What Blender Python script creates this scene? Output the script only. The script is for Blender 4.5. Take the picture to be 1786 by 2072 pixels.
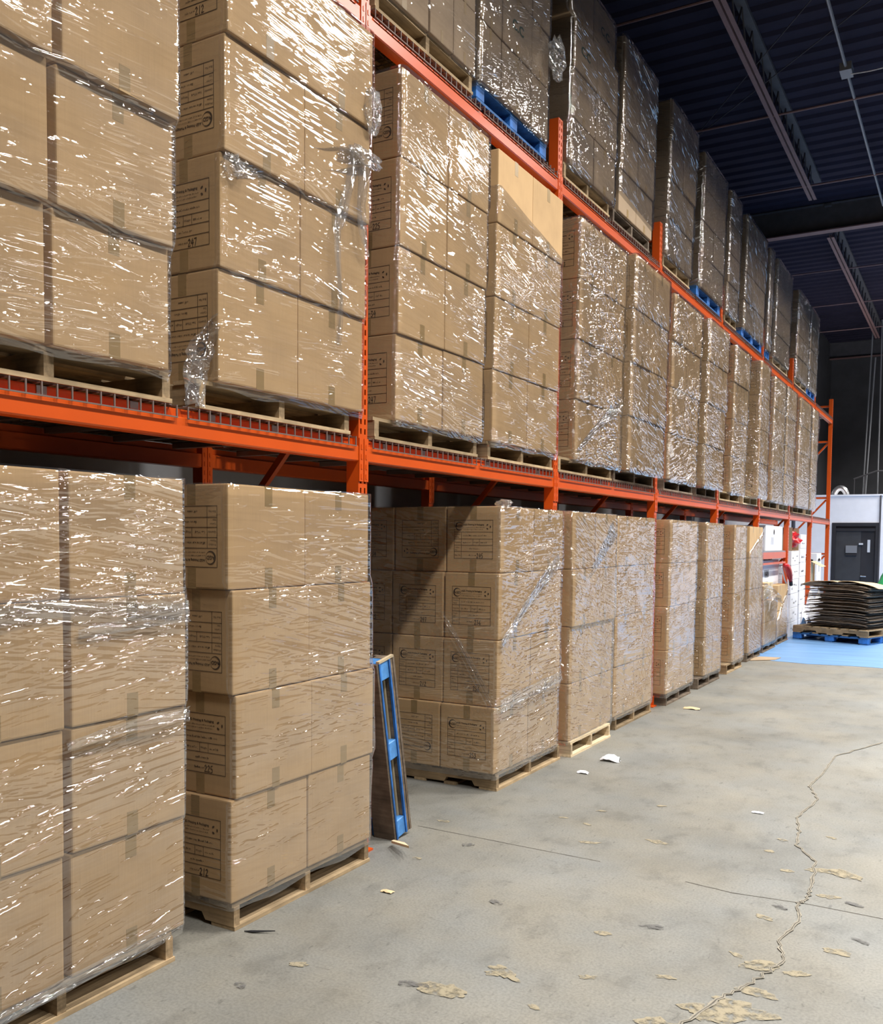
import bpy, bmesh, math, random
from mathutils import Vector, Matrix, noise
random.seed(7)
PI = math.pi
for o in list(bpy.data.objects):
    bpy.data.objects.remove(o, do_unlink=True)
SC = bpy.context.scene
COL = SC.collection

# ------------------------------------------------------------------ camera
YAW, PITCH, ROLL, EYE = .5188, -.0519, .0087, 1.628
fw = Vector((-math.sin(YAW) * math.cos(PITCH), math.cos(YAW) * math.cos(PITCH), math.sin(PITCH)))
rt = Vector((math.cos(YAW), math.sin(YAW), 0))
up = rt.cross(fw)
rt2 = math.cos(ROLL) * rt + math.sin(ROLL) * up
up2 = -math.sin(ROLL) * rt + math.cos(ROLL) * up
cam = bpy.data.cameras.new('camera')
camo = bpy.data.objects.new('camera', cam)
COL.objects.link(camo)
camo.matrix_world = Matrix(((rt2.x, up2.x, -fw.x, 0), (rt2.y, up2.y, -fw.y, 0), (rt2.z, up2.z, -fw.z, EYE), (0, 0, 0, 1)))
cam.sensor_fit = 'HORIZONTAL'
cam.sensor_width = 36
cam.lens = 36 * 1884.3 / 1786
cam.shift_y = 154.5 / 1786
cam.clip_start = .05
cam.clip_end = 200
SC.camera = camo

# ------------------------------------------------------------------ world, lamps, exposure
W = bpy.data.worlds.new('world')
SC.world = W
W.use_nodes = True
W.node_tree.nodes['Background'].inputs[0].default_value = (.55, .6, .9, 1)
W.node_tree.nodes['Background'].inputs[1].default_value = .012
LAMP_Z = 6.6
for LX, LP, Y0, NL in ((.16, 262, 1.0, 10), (5.4, 150, -.6, 9)):      # rows of LED high bays above the aisle and the open floor
    for i in range(NL):
        L = bpy.data.lights.new('high_bay_lamp', 'AREA')
        L.shape = 'RECTANGLE'
        L.size, L.size_y = .30, 1.0
        L.energy = LP
        L.spread = math.radians(143)      # reflector skirt
        L.color = (1, .975, .93)
        lo = bpy.data.objects.new('high_bay_lamp', L)
        lo.location = (LX, Y0 + 3.2 * i, LAMP_Z)
        COL.objects.link(lo)
vs = SC.view_settings
vs.view_transform = 'Standard'
vs.look = 'None'
vs.exposure = 0
vs.gamma = 1
vs.use_curve_mapping = False
SC.cycles.use_denoising = True
SC.cycles.use_adaptive_sampling = True
SC.cycles.adaptive_threshold = .035
SC.cycles.transparent_max_bounces = 14
SC.cycles.max_bounces = 5
SC.cycles.diffuse_bounces = 3
SC.cycles.glossy_bounces = 2
SC.cycles.sample_clamp_indirect = 6
SC.cycles.caustics_reflective = False
SC.cycles.caustics_refractive = False

# ------------------------------------------------------------------ materials
def newmat(name):
    m = bpy.data.materials.new(name)
    m.use_nodes = True
    nt = m.node_tree
    return m, nt, nt.nodes['Principled BSDF']


def N(nt, t, **kw):
    n = nt.nodes.new(t)
    for k, v in kw.items():
        setattr(n, k, v)
    return n


def ramp(nt, fac, stops):
    r = N(nt, 'ShaderNodeValToRGB')
    el = r.color_ramp.elements
    while len(el) < len(stops):
        el.new(.5)
    for e, (p, c) in zip(el, stops):
        e.position = p
        e.color = (c[0], c[1], c[2], 1) if not isinstance(c, (int, float)) else (c, c, c, 1)
    nt.links.new(fac, r.inputs[0])
    return r.outputs[0]


def mapped(nt, scale=(1, 1, 1), rot=(0, 0, 0), src='Object', loc=(0, 0, 0)):
    t = N(nt, 'ShaderNodeTexCoord')
    mp = N(nt, 'ShaderNodeMapping')
    mp.inputs['Scale'].default_value = scale
    mp.inputs['Rotation'].default_value = rot
    mp.inputs['Location'].default_value = loc
    nt.links.new(t.outputs[src], mp.inputs[0])
    return mp.outputs[0]


def noisetex(nt, vec, scale, detail=3, rough=.55):
    n = N(nt, 'ShaderNodeTexNoise')
    n.inputs['Scale'].default_value = scale
    n.inputs['Detail'].default_value = detail
    n.inputs['Roughness'].default_value = rough
    nt.links.new(vec, n.inputs['Vector'])
    return n.outputs['Fac']


def simple(name, col, rough=.6, metal=0, spec=.5, var=.12, scale=6, bump=0, stretch=(1, 1, 1)):
    m, nt, b = newmat(name)
    v = mapped(nt, stretch)
    f = noisetex(nt, v, scale, 4)
    lo = tuple(c * (1 - var) for c in col)
    hi = tuple(min(1, c * (1 + var)) for c in col)
    nt.links.new(ramp(nt, f, [(.3, lo), (.7, hi)]), b.inputs['Base Color'])
    b.inputs['Roughness'].default_value = rough
    b.inputs['Metallic'].default_value = metal
    b.inputs['Specular IOR Level'].default_value = spec
    if bump:
        bp = N(nt, 'ShaderNodeBump')
        bp.inputs['Strength'].default_value = bump
        bp.inputs['Distance'].default_value = .004
        nt.links.new(f, bp.inputs['Height'])
        nt.links.new(bp.outputs[0], b.inputs['Normal'])
    return m


def cardboard(name, col):
    m, nt, b = newmat(name)
    oi = N(nt, 'ShaderNodeObjectInfo')
    v = mapped(nt)
    f = noisetex(nt, v, 5, 4)
    v2 = mapped(nt, (150, 150, 4))
    f2 = noisetex(nt, v2, 1, 2)
    mx = N(nt, 'ShaderNodeMath', operation='MULTIPLY_ADD')
    nt.links.new(f2, mx.inputs[0])
    mx.inputs[1].default_value = .35
    nt.links.new(f, mx.inputs[2])
    ad = N(nt, 'ShaderNodeMath', operation='MULTIPLY_ADD')
    nt.links.new(oi.outputs['Random'], ad.inputs[0])
    ad.inputs[1].default_value = .3
    nt.links.new(mx.outputs[0], ad.inputs[2])
    c = ramp(nt, ad.outputs[0], [(.45, tuple(k * .86 for k in col)), (1.05, tuple(k * 1.08 for k in col))])
    nt.links.new(c, b.inputs['Base Color'])
    b.inputs['Roughness'].default_value = .75
    b.inputs['Specular IOR Level'].default_value = .25
    bp = N(nt, 'ShaderNodeBump')
    bp.inputs['Strength'].default_value = .25
    bp.inputs['Distance'].default_value = .002
    nt.links.new(f2, bp.inputs['Height'])
    nt.links.new(bp.outputs[0], b.inputs['Normal'])
    return m


def wood(name, col, dirt=.5, axis='y'):
    m, nt, b = newmat(name)
    st = {'x': (2, 40, 40), 'y': (40, 2, 40), 'z': (40, 40, 2)}[axis]
    g = noisetex(nt, mapped(nt, st), 1, 5, .65)
    d = noisetex(nt, mapped(nt, (3, 3, 3)), 2, 4)
    oi = N(nt, 'ShaderNodeObjectInfo')
    c1 = ramp(nt, g, [(.3, tuple(k * .55 for k in col)), (.7, tuple(k * 1.1 for k in col))])
    mxx = N(nt, 'ShaderNodeMix', data_type='RGBA', blend_type='MULTIPLY')
    mxx.inputs[0].default_value = dirt
    nt.links.new(c1, mxx.inputs[6])
    nt.links.new(ramp(nt, d, [(.35, .3), (.65, 1)]), mxx.inputs[7])
    hv = N(nt, 'ShaderNodeHueSaturation')
    ma = N(nt, 'ShaderNodeMath', operation='MULTIPLY_ADD')
    nt.links.new(oi.outputs['Random'], ma.inputs[0])
    ma.inputs[1].default_value = .5
    ma.inputs[2].default_value = .75
    nt.links.new(ma.outputs[0], hv.inputs['Value'])
    nt.links.new(mxx.outputs[2], hv.inputs['Color'])
    nt.links.new(hv.outputs[0], b.inputs['Base Color'])
    b.inputs['Roughness'].default_value = .8
    b.inputs['Specular IOR Level'].default_value = .2
    bp = N(nt, 'ShaderNodeBump')
    bp.inputs['Strength'].default_value = .4
    bp.inputs['Distance'].default_value = .003
    nt.links.new(g, bp.inputs['Height'])
    nt.links.new(bp.outputs[0], b.inputs['Normal'])
    return m


def film_mat(name, angle, seed, amount=1., base=.05, haze=.05, fine=1., rough=.045, crumple=0, top=.34):
    """clear stretch film: transparent with creases along the wrapping direction (surface UVs in metres)"""
    m, nt, b = newmat(name)
    nt.nodes.remove(b)
    out = nt.nodes['Material Output']
    lk = nt.links.new
    uv = N(nt, 'ShaderNodeTexCoord')

    def creases(ang, along, across, off, detail=2):
        r = N(nt, 'ShaderNodeMapping')
        r.inputs['Rotation'].default_value = (0, 0, ang)
        r.inputs['Location'].default_value = (off, off * .7, 0)
        lk(uv.outputs['UV'], r.inputs[0])
        s = N(nt, 'ShaderNodeMapping')
        s.inputs['Scale'].default_value = (along, across, 1)
        lk(r.outputs[0], s.inputs[0])
        return noisetex(nt, s.outputs[0], 1, detail, .5)

    def mul(a, bb, op='MULTIPLY'):
        x = N(nt, 'ShaderNodeMath', operation=op)
        for i, q in enumerate((a, bb)):
            if isinstance(q, (int, float)):
                x.inputs[i].default_value = q
            else:
                lk(q, x.inputs[i])
        return x.outputs[0]
    def ridge(f, half):
        r = N(nt, 'ShaderNodeValToRGB')
        r.color_ramp.interpolation = 'EASE'
        el = r.color_ramp.elements
        el.new(.5)
        for e, (p, c_) in zip(el, ((.5 - half, 0), (.5, 1), (.5 + half, 0))):
            e.position = p
            e.color = (c_, c_, c_, 1)
        lk(f, r.inputs[0])
        return r.outputs[0]
    w = creases(angle, .9, 3.2, seed * 1.7, 3)                       # where the film is tight or creased
    mask = ramp(nt, w, [(.38, .22), (.60, 1)])
    w2 = creases(angle + .9, 1.3, 1.9, seed * 2.9 + 4, 2)
    sel = ramp(nt, w2, [(.47, 0), (.55, 1)])                          # two wrapping directions lying over each other
    a = creases(angle, 1.5, 46 * fine, seed * 3.1, 1)
    a2 = creases(angle + .20, 1.8, 54 * fine, seed * 6.1, 1)
    c = creases(angle - .06, 3.2, 44 * fine, seed * 5.3, 1)
    m3 = ramp(nt, creases(angle - .06, 5, 13, seed * 7.7, 2), [(.50, .08), (.58, 1)])      # short raised creases
    d = creases(angle - .30, 2.2, 14, seed * 2.3, 1)
    am = N(nt, 'ShaderNodeMix', data_type='FLOAT')
    lk(sel, am.inputs[0])
    lk(a, am.inputs[2])
    lk(a2, am.inputs[3])
    h = mul(mul(am.outputs[0], 1.), mul(mul(ridge(c, .15), m3), .46), 'ADD')
    h = mul(h, mask)
    h = mul(h, mul(d, .25), 'ADD')
    if crumple:                                                       # loose film: folds in every direction
        q = creases(angle + .5, 7, 12, seed * 4.7, 2)
        z_ = ramp(nt, creases(angle + 1.1, 1.7, 2.4, seed * 8.3, 2), [(.42, .12), (.58, 1)])
        h = mul(h, mul(mul(ridge(q, .13), crumple), z_), 'ADD')
    bp = N(nt, 'ShaderNodeBump')
    bp.inputs['Strength'].default_value = 1
    bp.inputs['Distance'].default_value = .0105 * amount
    lk(h, bp.inputs['Height'])
    gl = N(nt, 'ShaderNodeBsdfGlossy')
    gl.inputs['Roughness'].default_value = rough
    gl.inputs['Color'].default_value = (1, 1, 1, 1)
    lk(bp.outputs[0], gl.inputs['Normal'])
    tr = N(nt, 'ShaderNodeBsdfTransparent')
    lk(ramp(nt, a, [(.38, (.94, .935, .93)), (.52, (.985, .985, .985))]), tr.inputs['Color'])
    df = N(nt, 'ShaderNodeBsdfDiffuse')
    df.inputs['Color'].default_value = (.9, .9, .92, 1)
    m1 = N(nt, 'ShaderNodeMixShader')
    lk(mul(mask, haze * .6), m1.inputs[0])
    lk(tr.outputs[0], m1.inputs[1])
    lk(df.outputs[0], m1.inputs[2])
    fr = N(nt, 'ShaderNodeFresnel')
    fr.inputs['IOR'].default_value = 1.5
    f = mul(mul(fr.outputs[0], 2.0), mul(mask, base), 'ADD')       # several layers of film
    m2 = N(nt, 'ShaderNodeMixShader')
    cl = N(nt, 'ShaderNodeClamp')
    lk(f, cl.inputs[0])
    cl.inputs[2].default_value = top
    lk(cl.outputs[0], m2.inputs[0])
    lk(m1.outputs[0], m2.inputs[1])
    lk(gl.outputs[0], m2.inputs[2])
    lk(m2.outputs[0], out.inputs[0])
    return m


M = {}
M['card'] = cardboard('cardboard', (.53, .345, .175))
M['card_dull_shaded'] = cardboard('cardboard_dull_shaded', (.38, .275, .18))  # darker carton colour; the top shelf's dimmer light is partly painted in
M['card_pale'] = cardboard('cardboard_pale', (.60, .45, .27))
M['tape'] = simple('packing_tape', (.34, .225, .10), .35, spec=.4, var=.06)
M['ink'] = simple('ink', (.035, .024, .018), .8, spec=.1, var=.05)
M['ink_green'] = simple('green_ink', (.06, .10, .065), .8, spec=.1, var=.05)
M['orange'] = simple('orange_paint', (.56, .075, .006), .34, spec=.5, var=.07, scale=3)
M['wire'] = simple('zinc_wire', (.16, .12, .105), .55, metal=.2, var=.1)
M['zinc'] = simple('zinc_channel', (.35, .34, .33), .4, metal=.6, var=.1)
M['wood_y'] = wood('pallet_wood_board', (.50, .36, .21), .55, 'y')
M['wood_x'] = wood('pallet_wood_stringer', (.47, .33, .19), .6, 'x')
M['new_y'] = wood('new_wood_board', (.72, .58, .38), .2, 'y')
M['new_x'] = wood('new_wood_stringer', (.70, .55, .36), .2, 'x')
M['new_z'] = wood('pale_wood_upright', (.58, .48, .32), .35, 'z')
M['old'] = wood('weathered_wood', (.27, .205, .15), .75, 'y')
M['oldz'] = wood('weathered_wood_upright', (.27, .205, .15), .75, 'x')
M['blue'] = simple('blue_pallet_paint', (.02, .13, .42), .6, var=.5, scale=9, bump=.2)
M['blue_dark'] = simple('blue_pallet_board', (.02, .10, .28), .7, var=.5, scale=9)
M['blue_bright'] = simple('blue_pallet_bright', (.07, .24, .56), .5, var=.35, scale=14)  # brighter blue on the blocks of the leaning pallet
M['white'] = simple('white_wall_paint', (.84, .84, .89), .6, var=.03)
M['grey_wall'] = simple('grey_wall_paint', (.42, .42, .44), .7, var=.06)
M['dark_wall'] = simple('dark_wall_paint', (.055, .055, .062), .8, var=.15, scale=2)
M['deck'] = simple('navy_roof_deck', (.021, .0185, .034), .8, spec=.12, var=.12, scale=2)
M['steel_red'] = simple('primed_steel', (.20, .115, .112), .55, var=.12)
M['steel_grey'] = simple('grey_steel', (.085, .082, .09), .7, spec=.15, var=.1)
M['black'] = simple('black_door_paint', (.018, .018, .022), .45, var=.2)
M['black2'] = simple('charcoal_door_paint', (.035, .036, .04), .5, var=.15)
M['silver'] = simple('silver_duct', (.75, .76, .78), .25, metal=.9, var=.06, scale=40)
M['plate'] = simple('grey_plate', (.20, .205, .22), .4, var=.05)
M['pale'] = simple('pale_glass_slit', (.6, .62, .66), .3, var=.03)
M['white_box'] = simple('white_carton', (.78, .78, .82), .6, var=.03)
M['red'] = simple('red_plastic', (.5, .015, .02), .35, var=.15)
M['green'] = simple('green_fabric', (.02, .30, .10), .6, var=.25, scale=8)
M['bag'] = simple('white_plastic', (.80, .80, .85), .35, var=.08, scale=12)
M['edge'] = simple('sheet_edge_shaded', (.15, .112, .08), .8, var=.35, scale=30, stretch=(.3, .3, 3))  # brown darkened to paint in the unlit sides of the cardboard stack
def worn(name, col, sc, lo, hi):
    m, nt, b = newmat(name)
    f = noisetex(nt, mapped(nt), sc, 5, .7)
    b.inputs['Base Color'].default_value = (*col, 1)
    b.inputs['Roughness'].default_value = .75
    b.inputs['Specular IOR Level'].default_value = .2
    nt.links.new(ramp(nt, f, [(lo, 0), (hi, 1)]), b.inputs['Alpha'])
    return m


M['patch'] = worn('glue_patch', (.29, .25, .175), 22, .36, .56)
M['patch_dark'] = worn('oil_patch', (.135, .13, .125), 20, .38, .58)
M['crack'] = simple('crack_dark', (.09, .08, .065), .9, var=.35, scale=12)
M['crack_rim'] = simple('crack_rim', (.25, .225, .18), .9, var=.25, scale=20)
M['blue_floor'] = simple('blue_floor_paint', (.13, .27, .50), .45, var=.14, scale=2.2, stretch=(.5, 2, 1))
M['film'] = [film_mat('stretch_film', a, s, am, ba, hz) for s, (a, am, ba, hz) in enumerate(
    [(.06, 1.35, .11, .05), (-.05, 1.2, .09, .06), (.12, 1.35, .11, .05), (-.14, 1.2, .09, .06), (.02, .85, .06, .04), (.30, 1., .08, .06), (-.28, 1., .08, .06)])]
M['far_film'] = [film_mat('stretch_film_loose', a, 11 + s, am, .18, .07, .75, crumple=.55, top=.5) for s, (a, am) in enumerate([(.10, 1.5), (-.12, 1.6), (.22, 1.5), (-.25, 1.6)])]
M['low_film'] = [film_mat('stretch_film_floor', a, 31 + s, am, .14, .05, fi, crumple=cr) for s, (a, am, fi, cr) in enumerate([(.04, 1.8, .75, .3), (-.06, 1.5, .95, .06), (.10, 1.8, .7, .3), (-.05, 1.8, .8, .25), (.25, 1.8, .75, .3)])]
M['top_film'] = [film_mat('stretch_film_slanted', a, 51 + s, am, .24, .06, .8, crumple=.22, top=.55) for s, (a, am) in enumerate([(.42, 1.7), (.30, 1.6), (-.30, 1.6), (.12, 1.7)])]
M['film_calm'] = film_mat('stretch_film_tight', .03, 9, .95, .10, .04, .85)
M['wad'] = film_mat('bunched_film', .3, 4, 2.6, .16, .16, .6, .08)
M['band'] = film_mat('film_band', 0., 6, 2.3, .14, .14, 1., crumple=.5, top=.5)


def floor_mat():
    m, nt, b = newmat('concrete')
    lk = nt.links.new
    v = mapped(nt)
    big = noisetex(nt, v, .9, 5, .6)
    mid = noisetex(nt, mapped(nt, (1.1, .7, 1)), 5, 6, .65)
    fin = noisetex(nt, v, 90, 3, .6)
    c = ramp(nt, big, [(.3, (.160, .153, .136)), (.5, (.206, .200, .183)), (.7, (.240, .234, .217))])
    m1 = N(nt, 'ShaderNodeMix', data_type='RGBA', blend_type='MULTIPLY')
    m1.inputs[0].default_value = .7
    lk(c, m1.inputs[6])
    lk(ramp(nt, mid, [(.30, .62), (.46, .98), (.8, 1.1)]), m1.inputs[7])
    m2 = N(nt, 'ShaderNodeMix', data_type='RGBA', blend_type='MULTIPLY')
    m2.inputs[0].default_value = .35
    lk(m1.outputs[2], m2.inputs[6])
    lk(ramp(nt, fin, [(.34, .45), (.6, 1.12)]), m2.inputs[7])
    # scattered dark specks and scuffs
    sp = noisetex(nt, mapped(nt, (5, 14, 1), (0, 0, .5)), 1.6, 4, .7)
    m3 = N(nt, 'ShaderNodeMix', data_type='RGBA', blend_type='MULTIPLY')
    m3.inputs[0].default_value = .5
    lk(m2.outputs[2], m3.inputs[6])
    lk(ramp(nt, sp, [(.27, .35), (.38, 1)]), m3.inputs[7])
    sk = noisetex(nt, mapped(nt, (30, 9, 1), (0, 0, -.3)), 1.3, 3, .6)
    m5 = N(nt, 'ShaderNodeMix', data_type='RGBA', blend_type='MULTIPLY')
    m5.inputs[0].default_value = .6
    lk(m3.outputs[2], m5.inputs[6])
    lk(ramp(nt, sk, [(.28, .45), (.36, 1)]), m5.inputs[7])
    m3 = m5
    tn = noisetex(nt, mapped(nt, (1, 1, 1), (0, 0, 0), 'Object', (7, 3, 0)), 1.7, 4)
    m4 = N(nt, 'ShaderNodeMix', data_type='RGBA', blend_type='MULTIPLY')
    m4.inputs[0].default_value = .8
    lk(m3.outputs[2], m4.inputs[6])
    lk(ramp(nt, tn, [(.35, (.90, .94, .97)), (.65, (1.04, 1, .90))]), m4.inputs[7])
    lk(m4.outputs[2], b.inputs['Base Color'])
    b.inputs['Roughness'].default_value = .55
    b.inputs['Specular IOR Level'].default_value = .35
    bp = N(nt, 'ShaderNodeBump')
    bp.inputs['Strength'].default_value = .2
    bp.inputs['Distance'].default_value = .003
    lk(mid, bp.inputs['Height'])
    lk(bp.outputs[0], b.inputs['Normal'])
    return m


M['floor'] = floor_mat()


# ------------------------------------------------------------------ mesh helpers
class MB:
    def __init__(s):
        s.v, s.f, s.uv = [], [], None

    def quad(s, a, b, c, d):
        i = len(s.v)
        s.v += [tuple(a), tuple(b), tuple(c), tuple(d)]
        s.f.append((i, i + 1, i + 2, i + 3))
        return s

    def box(s, x0, x1, y0, y1, z0, z1, M_=None):
        i = len(s.v)
        p = [(x0, y0, z0), (x1, y0, z0), (x1, y1, z0), (x0, y1, z0), (x0, y0, z1), (x1, y0, z1), (x1, y1, z1), (x0, y1, z1)]
        if M_ is not None:
            p = [tuple(M_ @ Vector(q)) for q in p]
        s.v += p
        s.f += [(i, i + 3, i + 2, i + 1), (i + 4, i + 5, i + 6, i + 7), (i, i + 1, i + 5, i + 4), (i + 1, i + 2, i + 6, i + 5), (i + 2, i + 3, i + 7, i + 6), (i + 3, i, i + 4, i + 7)]
        return s

    def prism(s, poly, a0, a1, axis):
        """poly in the two other axes (in xyz order), extruded along axis"""
        n = len(poly)
        i = len(s.v)

        def P(p, a):
            if axis == 'x':
                return (a, p[0], p[1])
            if axis == 'y':
                return (p[0], a, p[1])
            return (p[0], p[1], a)
        s.v += [P(p, a0) for p in poly] + [P(p, a1) for p in poly]
        s.f.append(tuple(range(i + n - 1, i - 1, -1)))
        s.f.append(tuple(range(i + n, i + 2 * n)))
        for k in range(n):
            s.f.append((i + k, i + (k + 1) % n, i + n + (k + 1) % n, i + n + k))
        return s

    def tube(s, pts, r, n=6, caps=True):
        pts = [Vector(p) for p in pts]
        rs = r if isinstance(r, (list, tuple)) else [r] * len(pts)
        i0 = len(s.v)
        for k, p in enumerate(pts):
            t = (pts[min(k + 1, len(pts) - 1)] - pts[max(k - 1, 0)]).normalized()
            a = t.cross(Vector((0, 0, 1)))
            if a.length < .1:
                a = t.cross(Vector((1, 0, 0)))
            a.normalize()
            b = t.cross(a)
            for j in range(n):
                an = 2 * PI * j / n
                s.v.append(tuple(p + rs[k] * (math.cos(an) * a + math.sin(an) * b)))
        for k in range(len(pts) - 1):
            for j in range(n):
                q = i0 + k * n
                s.f.append((q + j, q + (j + 1) % n, q + n + (j + 1) % n, q + n + j))
        if caps:
            s.f.append(tuple(i0 + j for j in range(n)))
            s.f.append(tuple(i0 + (len(pts) - 1) * n + j for j in range(n - 1, -1, -1)))
        return s

    def mesh(s, name, mat, smooth=False):
        me = bpy.data.meshes.new(name)
        me.from_pydata(s.v, [], s.f)
        if s.uv:
            l = me.uv_layers.new(name='UVMap')
            for lp in me.loops:
                l.data[lp.index].uv = s.uv[lp.vertex_index]
        if mat:
            me.materials.append(mat)
        bm = bmesh.new()
        bm.from_mesh(me)
        if not s.uv:
            bmesh.ops.recalc_face_normals(bm, faces=bm.faces)
        bm.to_mesh(me)
        bm.free()
        if smooth:
            for p in me.polygons:
                p.use_smooth = True
        return me

    def build(s, name, mat, parent=None, loc=None, smooth=False):
        return link(name, s.mesh(name, mat, smooth), parent, loc)


def link(name, me, parent=None, loc=None, rot=None, scale=None):
    o = bpy.data.objects.new(name, me)
    COL.objects.link(o)
    if parent is not None:
        o.parent = parent
    if loc:
        o.location = loc
    if rot:
        o.rotation_euler = rot
    if scale:
        o.scale = scale
    return o


def tag(o, label=None, cat=None, group=None, kind=None):
    if label:
        o['label'] = label
    if cat:
        o['category'] = cat
    if group:
        o['group'] = group
    if kind:
        o['kind'] = kind
    return o


def thing(name, label, cat, loc=(0, 0, 0), rz=0, group=None):
    o = bpy.data.objects.new(name, None)
    o.empty_display_size = .1
    COL.objects.link(o)
    o.location = loc
    o.rotation_euler = (0, 0, rz)
    return tag(o, label, cat, group)


def copy_tree(o, parent=None):
    c = o.copy()
    COL.objects.link(c)
    c.parent = parent
    for ch in o.children:
        copy_tree(ch, c)
    return c


def rounded_box(name, x, y, z, r, mat, seg=2):
    bm = bmesh.new()
    bmesh.ops.create_cube(bm, size=1)
    for v in bm.verts:
        v.co = Vector((v.co.x * x, v.co.y * y, (v.co.z + .5) * z))
    bmesh.ops.bevel(bm, geom=list(bm.edges), offset=r, segments=seg, affect='EDGES', profile=.6)
    me = bpy.data.meshes.new(name)
    bm.to_mesh(me)
    bm.free()
    me.materials.append(mat)
    for p in me.polygons:
        p.use_smooth = False
    return me


ORD = ['zeroth', 'first', 'second', 'third', 'fourth', 'fifth', 'sixth', 'seventh', 'eighth', 'ninth', 'tenth', 'eleventh', 'twelfth', 'thirteenth', 'fourteenth']
POST = [3.947 + 2.515 * k for k in range(-1, 8)]          # upright positions along the aisle
RX = -2.722                                               # front face of the rack
RB = RX - 1.07                                            # rear posts

# ------------------------------------------------------------------ setting
fl = MB().box(-4.4, 9, -6, 36, -.1, 0).build('floor', M['floor'])
tag(fl, kind='structure')
# blue painted zone with a ragged front edge
edge = []
x = -4.3
while x < 9:
    edge.append((x, 13.36 + .10 * noise.noise((x * 1.3, 3, 0)) + .05 * noise.noise((x * 5, 9, 0)) + (.22 if x < -2.4 else 0)))
    x += .16
poly = edge + [(9, 24.5), (-4.3, 24.5)]
bz = MB().prism(poly, .0005, .003, 'z').build('trim_1', M['blue_floor'])
tag(bz, kind='structure')

tag(MB().box(-4.5, -4.3, -6, 36, 0, 2.85).build('wall_left', M['grey_wall']), kind='structure')
tag(MB().box(-4.5, -4.3, -6, 36, 2.85, 8.6).build('wall_left_upper', M['dark_wall']), kind='structure')
tag(MB().box(-4.5, 9.2, 33.4, 33.6, 0, 8.6).build('wall_far', M['dark_wall']), kind='structure')
tag(MB().box(9, 9.2, -6, 33.4, 0, 8.6).build('wall_right', M['dark_wall']), kind='structure')
tag(MB().box(-4.5, 9.2, -6.2, -6, 0, 8.6).build('wall_near', M['dark_wall']), kind='structure')

# corrugated roof deck, ribs across the aisle
mb = MB()
prof = []
y = -6
while y < 33.4:
    prof += [(y, 8.16), (y + .05, 8.12), (y + .17, 8.12), (y + .22, 8.16)]
    y += .34
for (a, za), (b, zb) in zip(prof, prof[1:]):
    mb.quad((-4.5, a, za), (9.2, a, za), (9.2, b, zb), (-4.5, b, zb))
mb.box(-4.5, 9.2, -6, 33.4, 8.5, 8.6)
tag(mb.build('ceiling', M['deck']), kind='structure')


# roof steel: girders, open-web joists, bridging pipes
def girder(y, label):
    t = thing('roof_girder', label, 'girder', (2.3, y, 7.6))
    MB().box(-6.6, 6.7, -.10, .10, 0, .022).build('bottom_flange', M['steel_red'], t)
    MB().box(-6.6, 6.7, -.006, .006, .022, .50).build('web', M['steel_grey'], t)
    MB().box(-6.6, 6.7, -.10, .10, .50, .515).build('top_flange', M['steel_grey'], t)


girder(19.45, 'wide steel roof girder crossing above the aisle between the two joists')
girder(32.9, 'farthest-off steel girder high against the dark end wall')


def joist(y0, y1, ztop, label, x=-2.645):
    t = thing('roof_joist', label, 'joist', (x, y0, 7.6))
    for s in (-1, 1):
        MB().prism([(s * .012, 0), (s * .065, 0), (s * .065, .008), (s * .02, .008), (s * .02, .06), (s * .012, .06)], 0, y1 - y0, 'y').build('bottom_chord_angle', M['steel_red'], t)
    mb = MB().box(-.06, .06, -.5, y1 - y0 + .5, .46, .51)
    mb.build('top_chord', M['steel_grey'], t)
    n = int((y1 - y0) / .6)
    for k in range(n):
        a = .3 + k * .6
        MB().tube([(0, a, .03), (0, a + .3, .47), (0, a + .6, .03)], .011, 5).build('web_rod', M['steel_grey'], t)


joist(-2, 17.57, 8.1, 'reddish double-angle roof joist running away above the aisle, on this side of the girder')
joist(19.85, 30.1, 8.1, 'reddish double-angle roof joist beyond the wide girder')
for i, (yy, zz) in enumerate([(10.67, 7.62), (13.93, 7.62), (16.9, 7.62), (22.3, 7.62), (25.5, 7.62), (28.6, 7.62)]):
    o = MB().tube([(-4.25, yy, zz), (8.8, yy, zz)], .016, 6).build('bridging_pipe', M['steel_red'], loc=None)
    tag(o, 'thin bridging pipe, %s of those crossing below the roof joists' % ORD[i + 1], 'pipe', 'bridging pipes below the roof joists')
for (a, b, l) in [((-1.72, 11.2), (-3.71, 14.04), 'slanting thin brace rod below the deck, the one running toward the rack'), ((-1.0, 11.4), (-4.2, 14.6), 'second slanting thin brace rod beside the first below the deck')]:
    tag(MB().tube([(a[0], a[1], 7.66), (b[0], b[1], 7.66)], .007, 5).build('brace_rod', M['steel_grey']), l, 'rod')
t = thing('electric_conduit', 'thin grey conduit with a junction box below the roof deck', 'conduit', (-1.61, 6, 7.63))
MB().tube([(0, 0, 0), (0, 12.5, 0)], .02, 6).build('conduit_pipe', M['plate'], t)
MB().box(-.07, .07, 6.95, 7.2, -.05, .05).build('junction_box', M['plate'], t)
pts = [(.05 + .12 * k, 7.1 - .05 * k, -.05 - .09 * math.sin(k / 9 * PI)) for k in range(10)]
MB().tube(pts, .009, 5).build('white_cable', M['white'], t)
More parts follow.
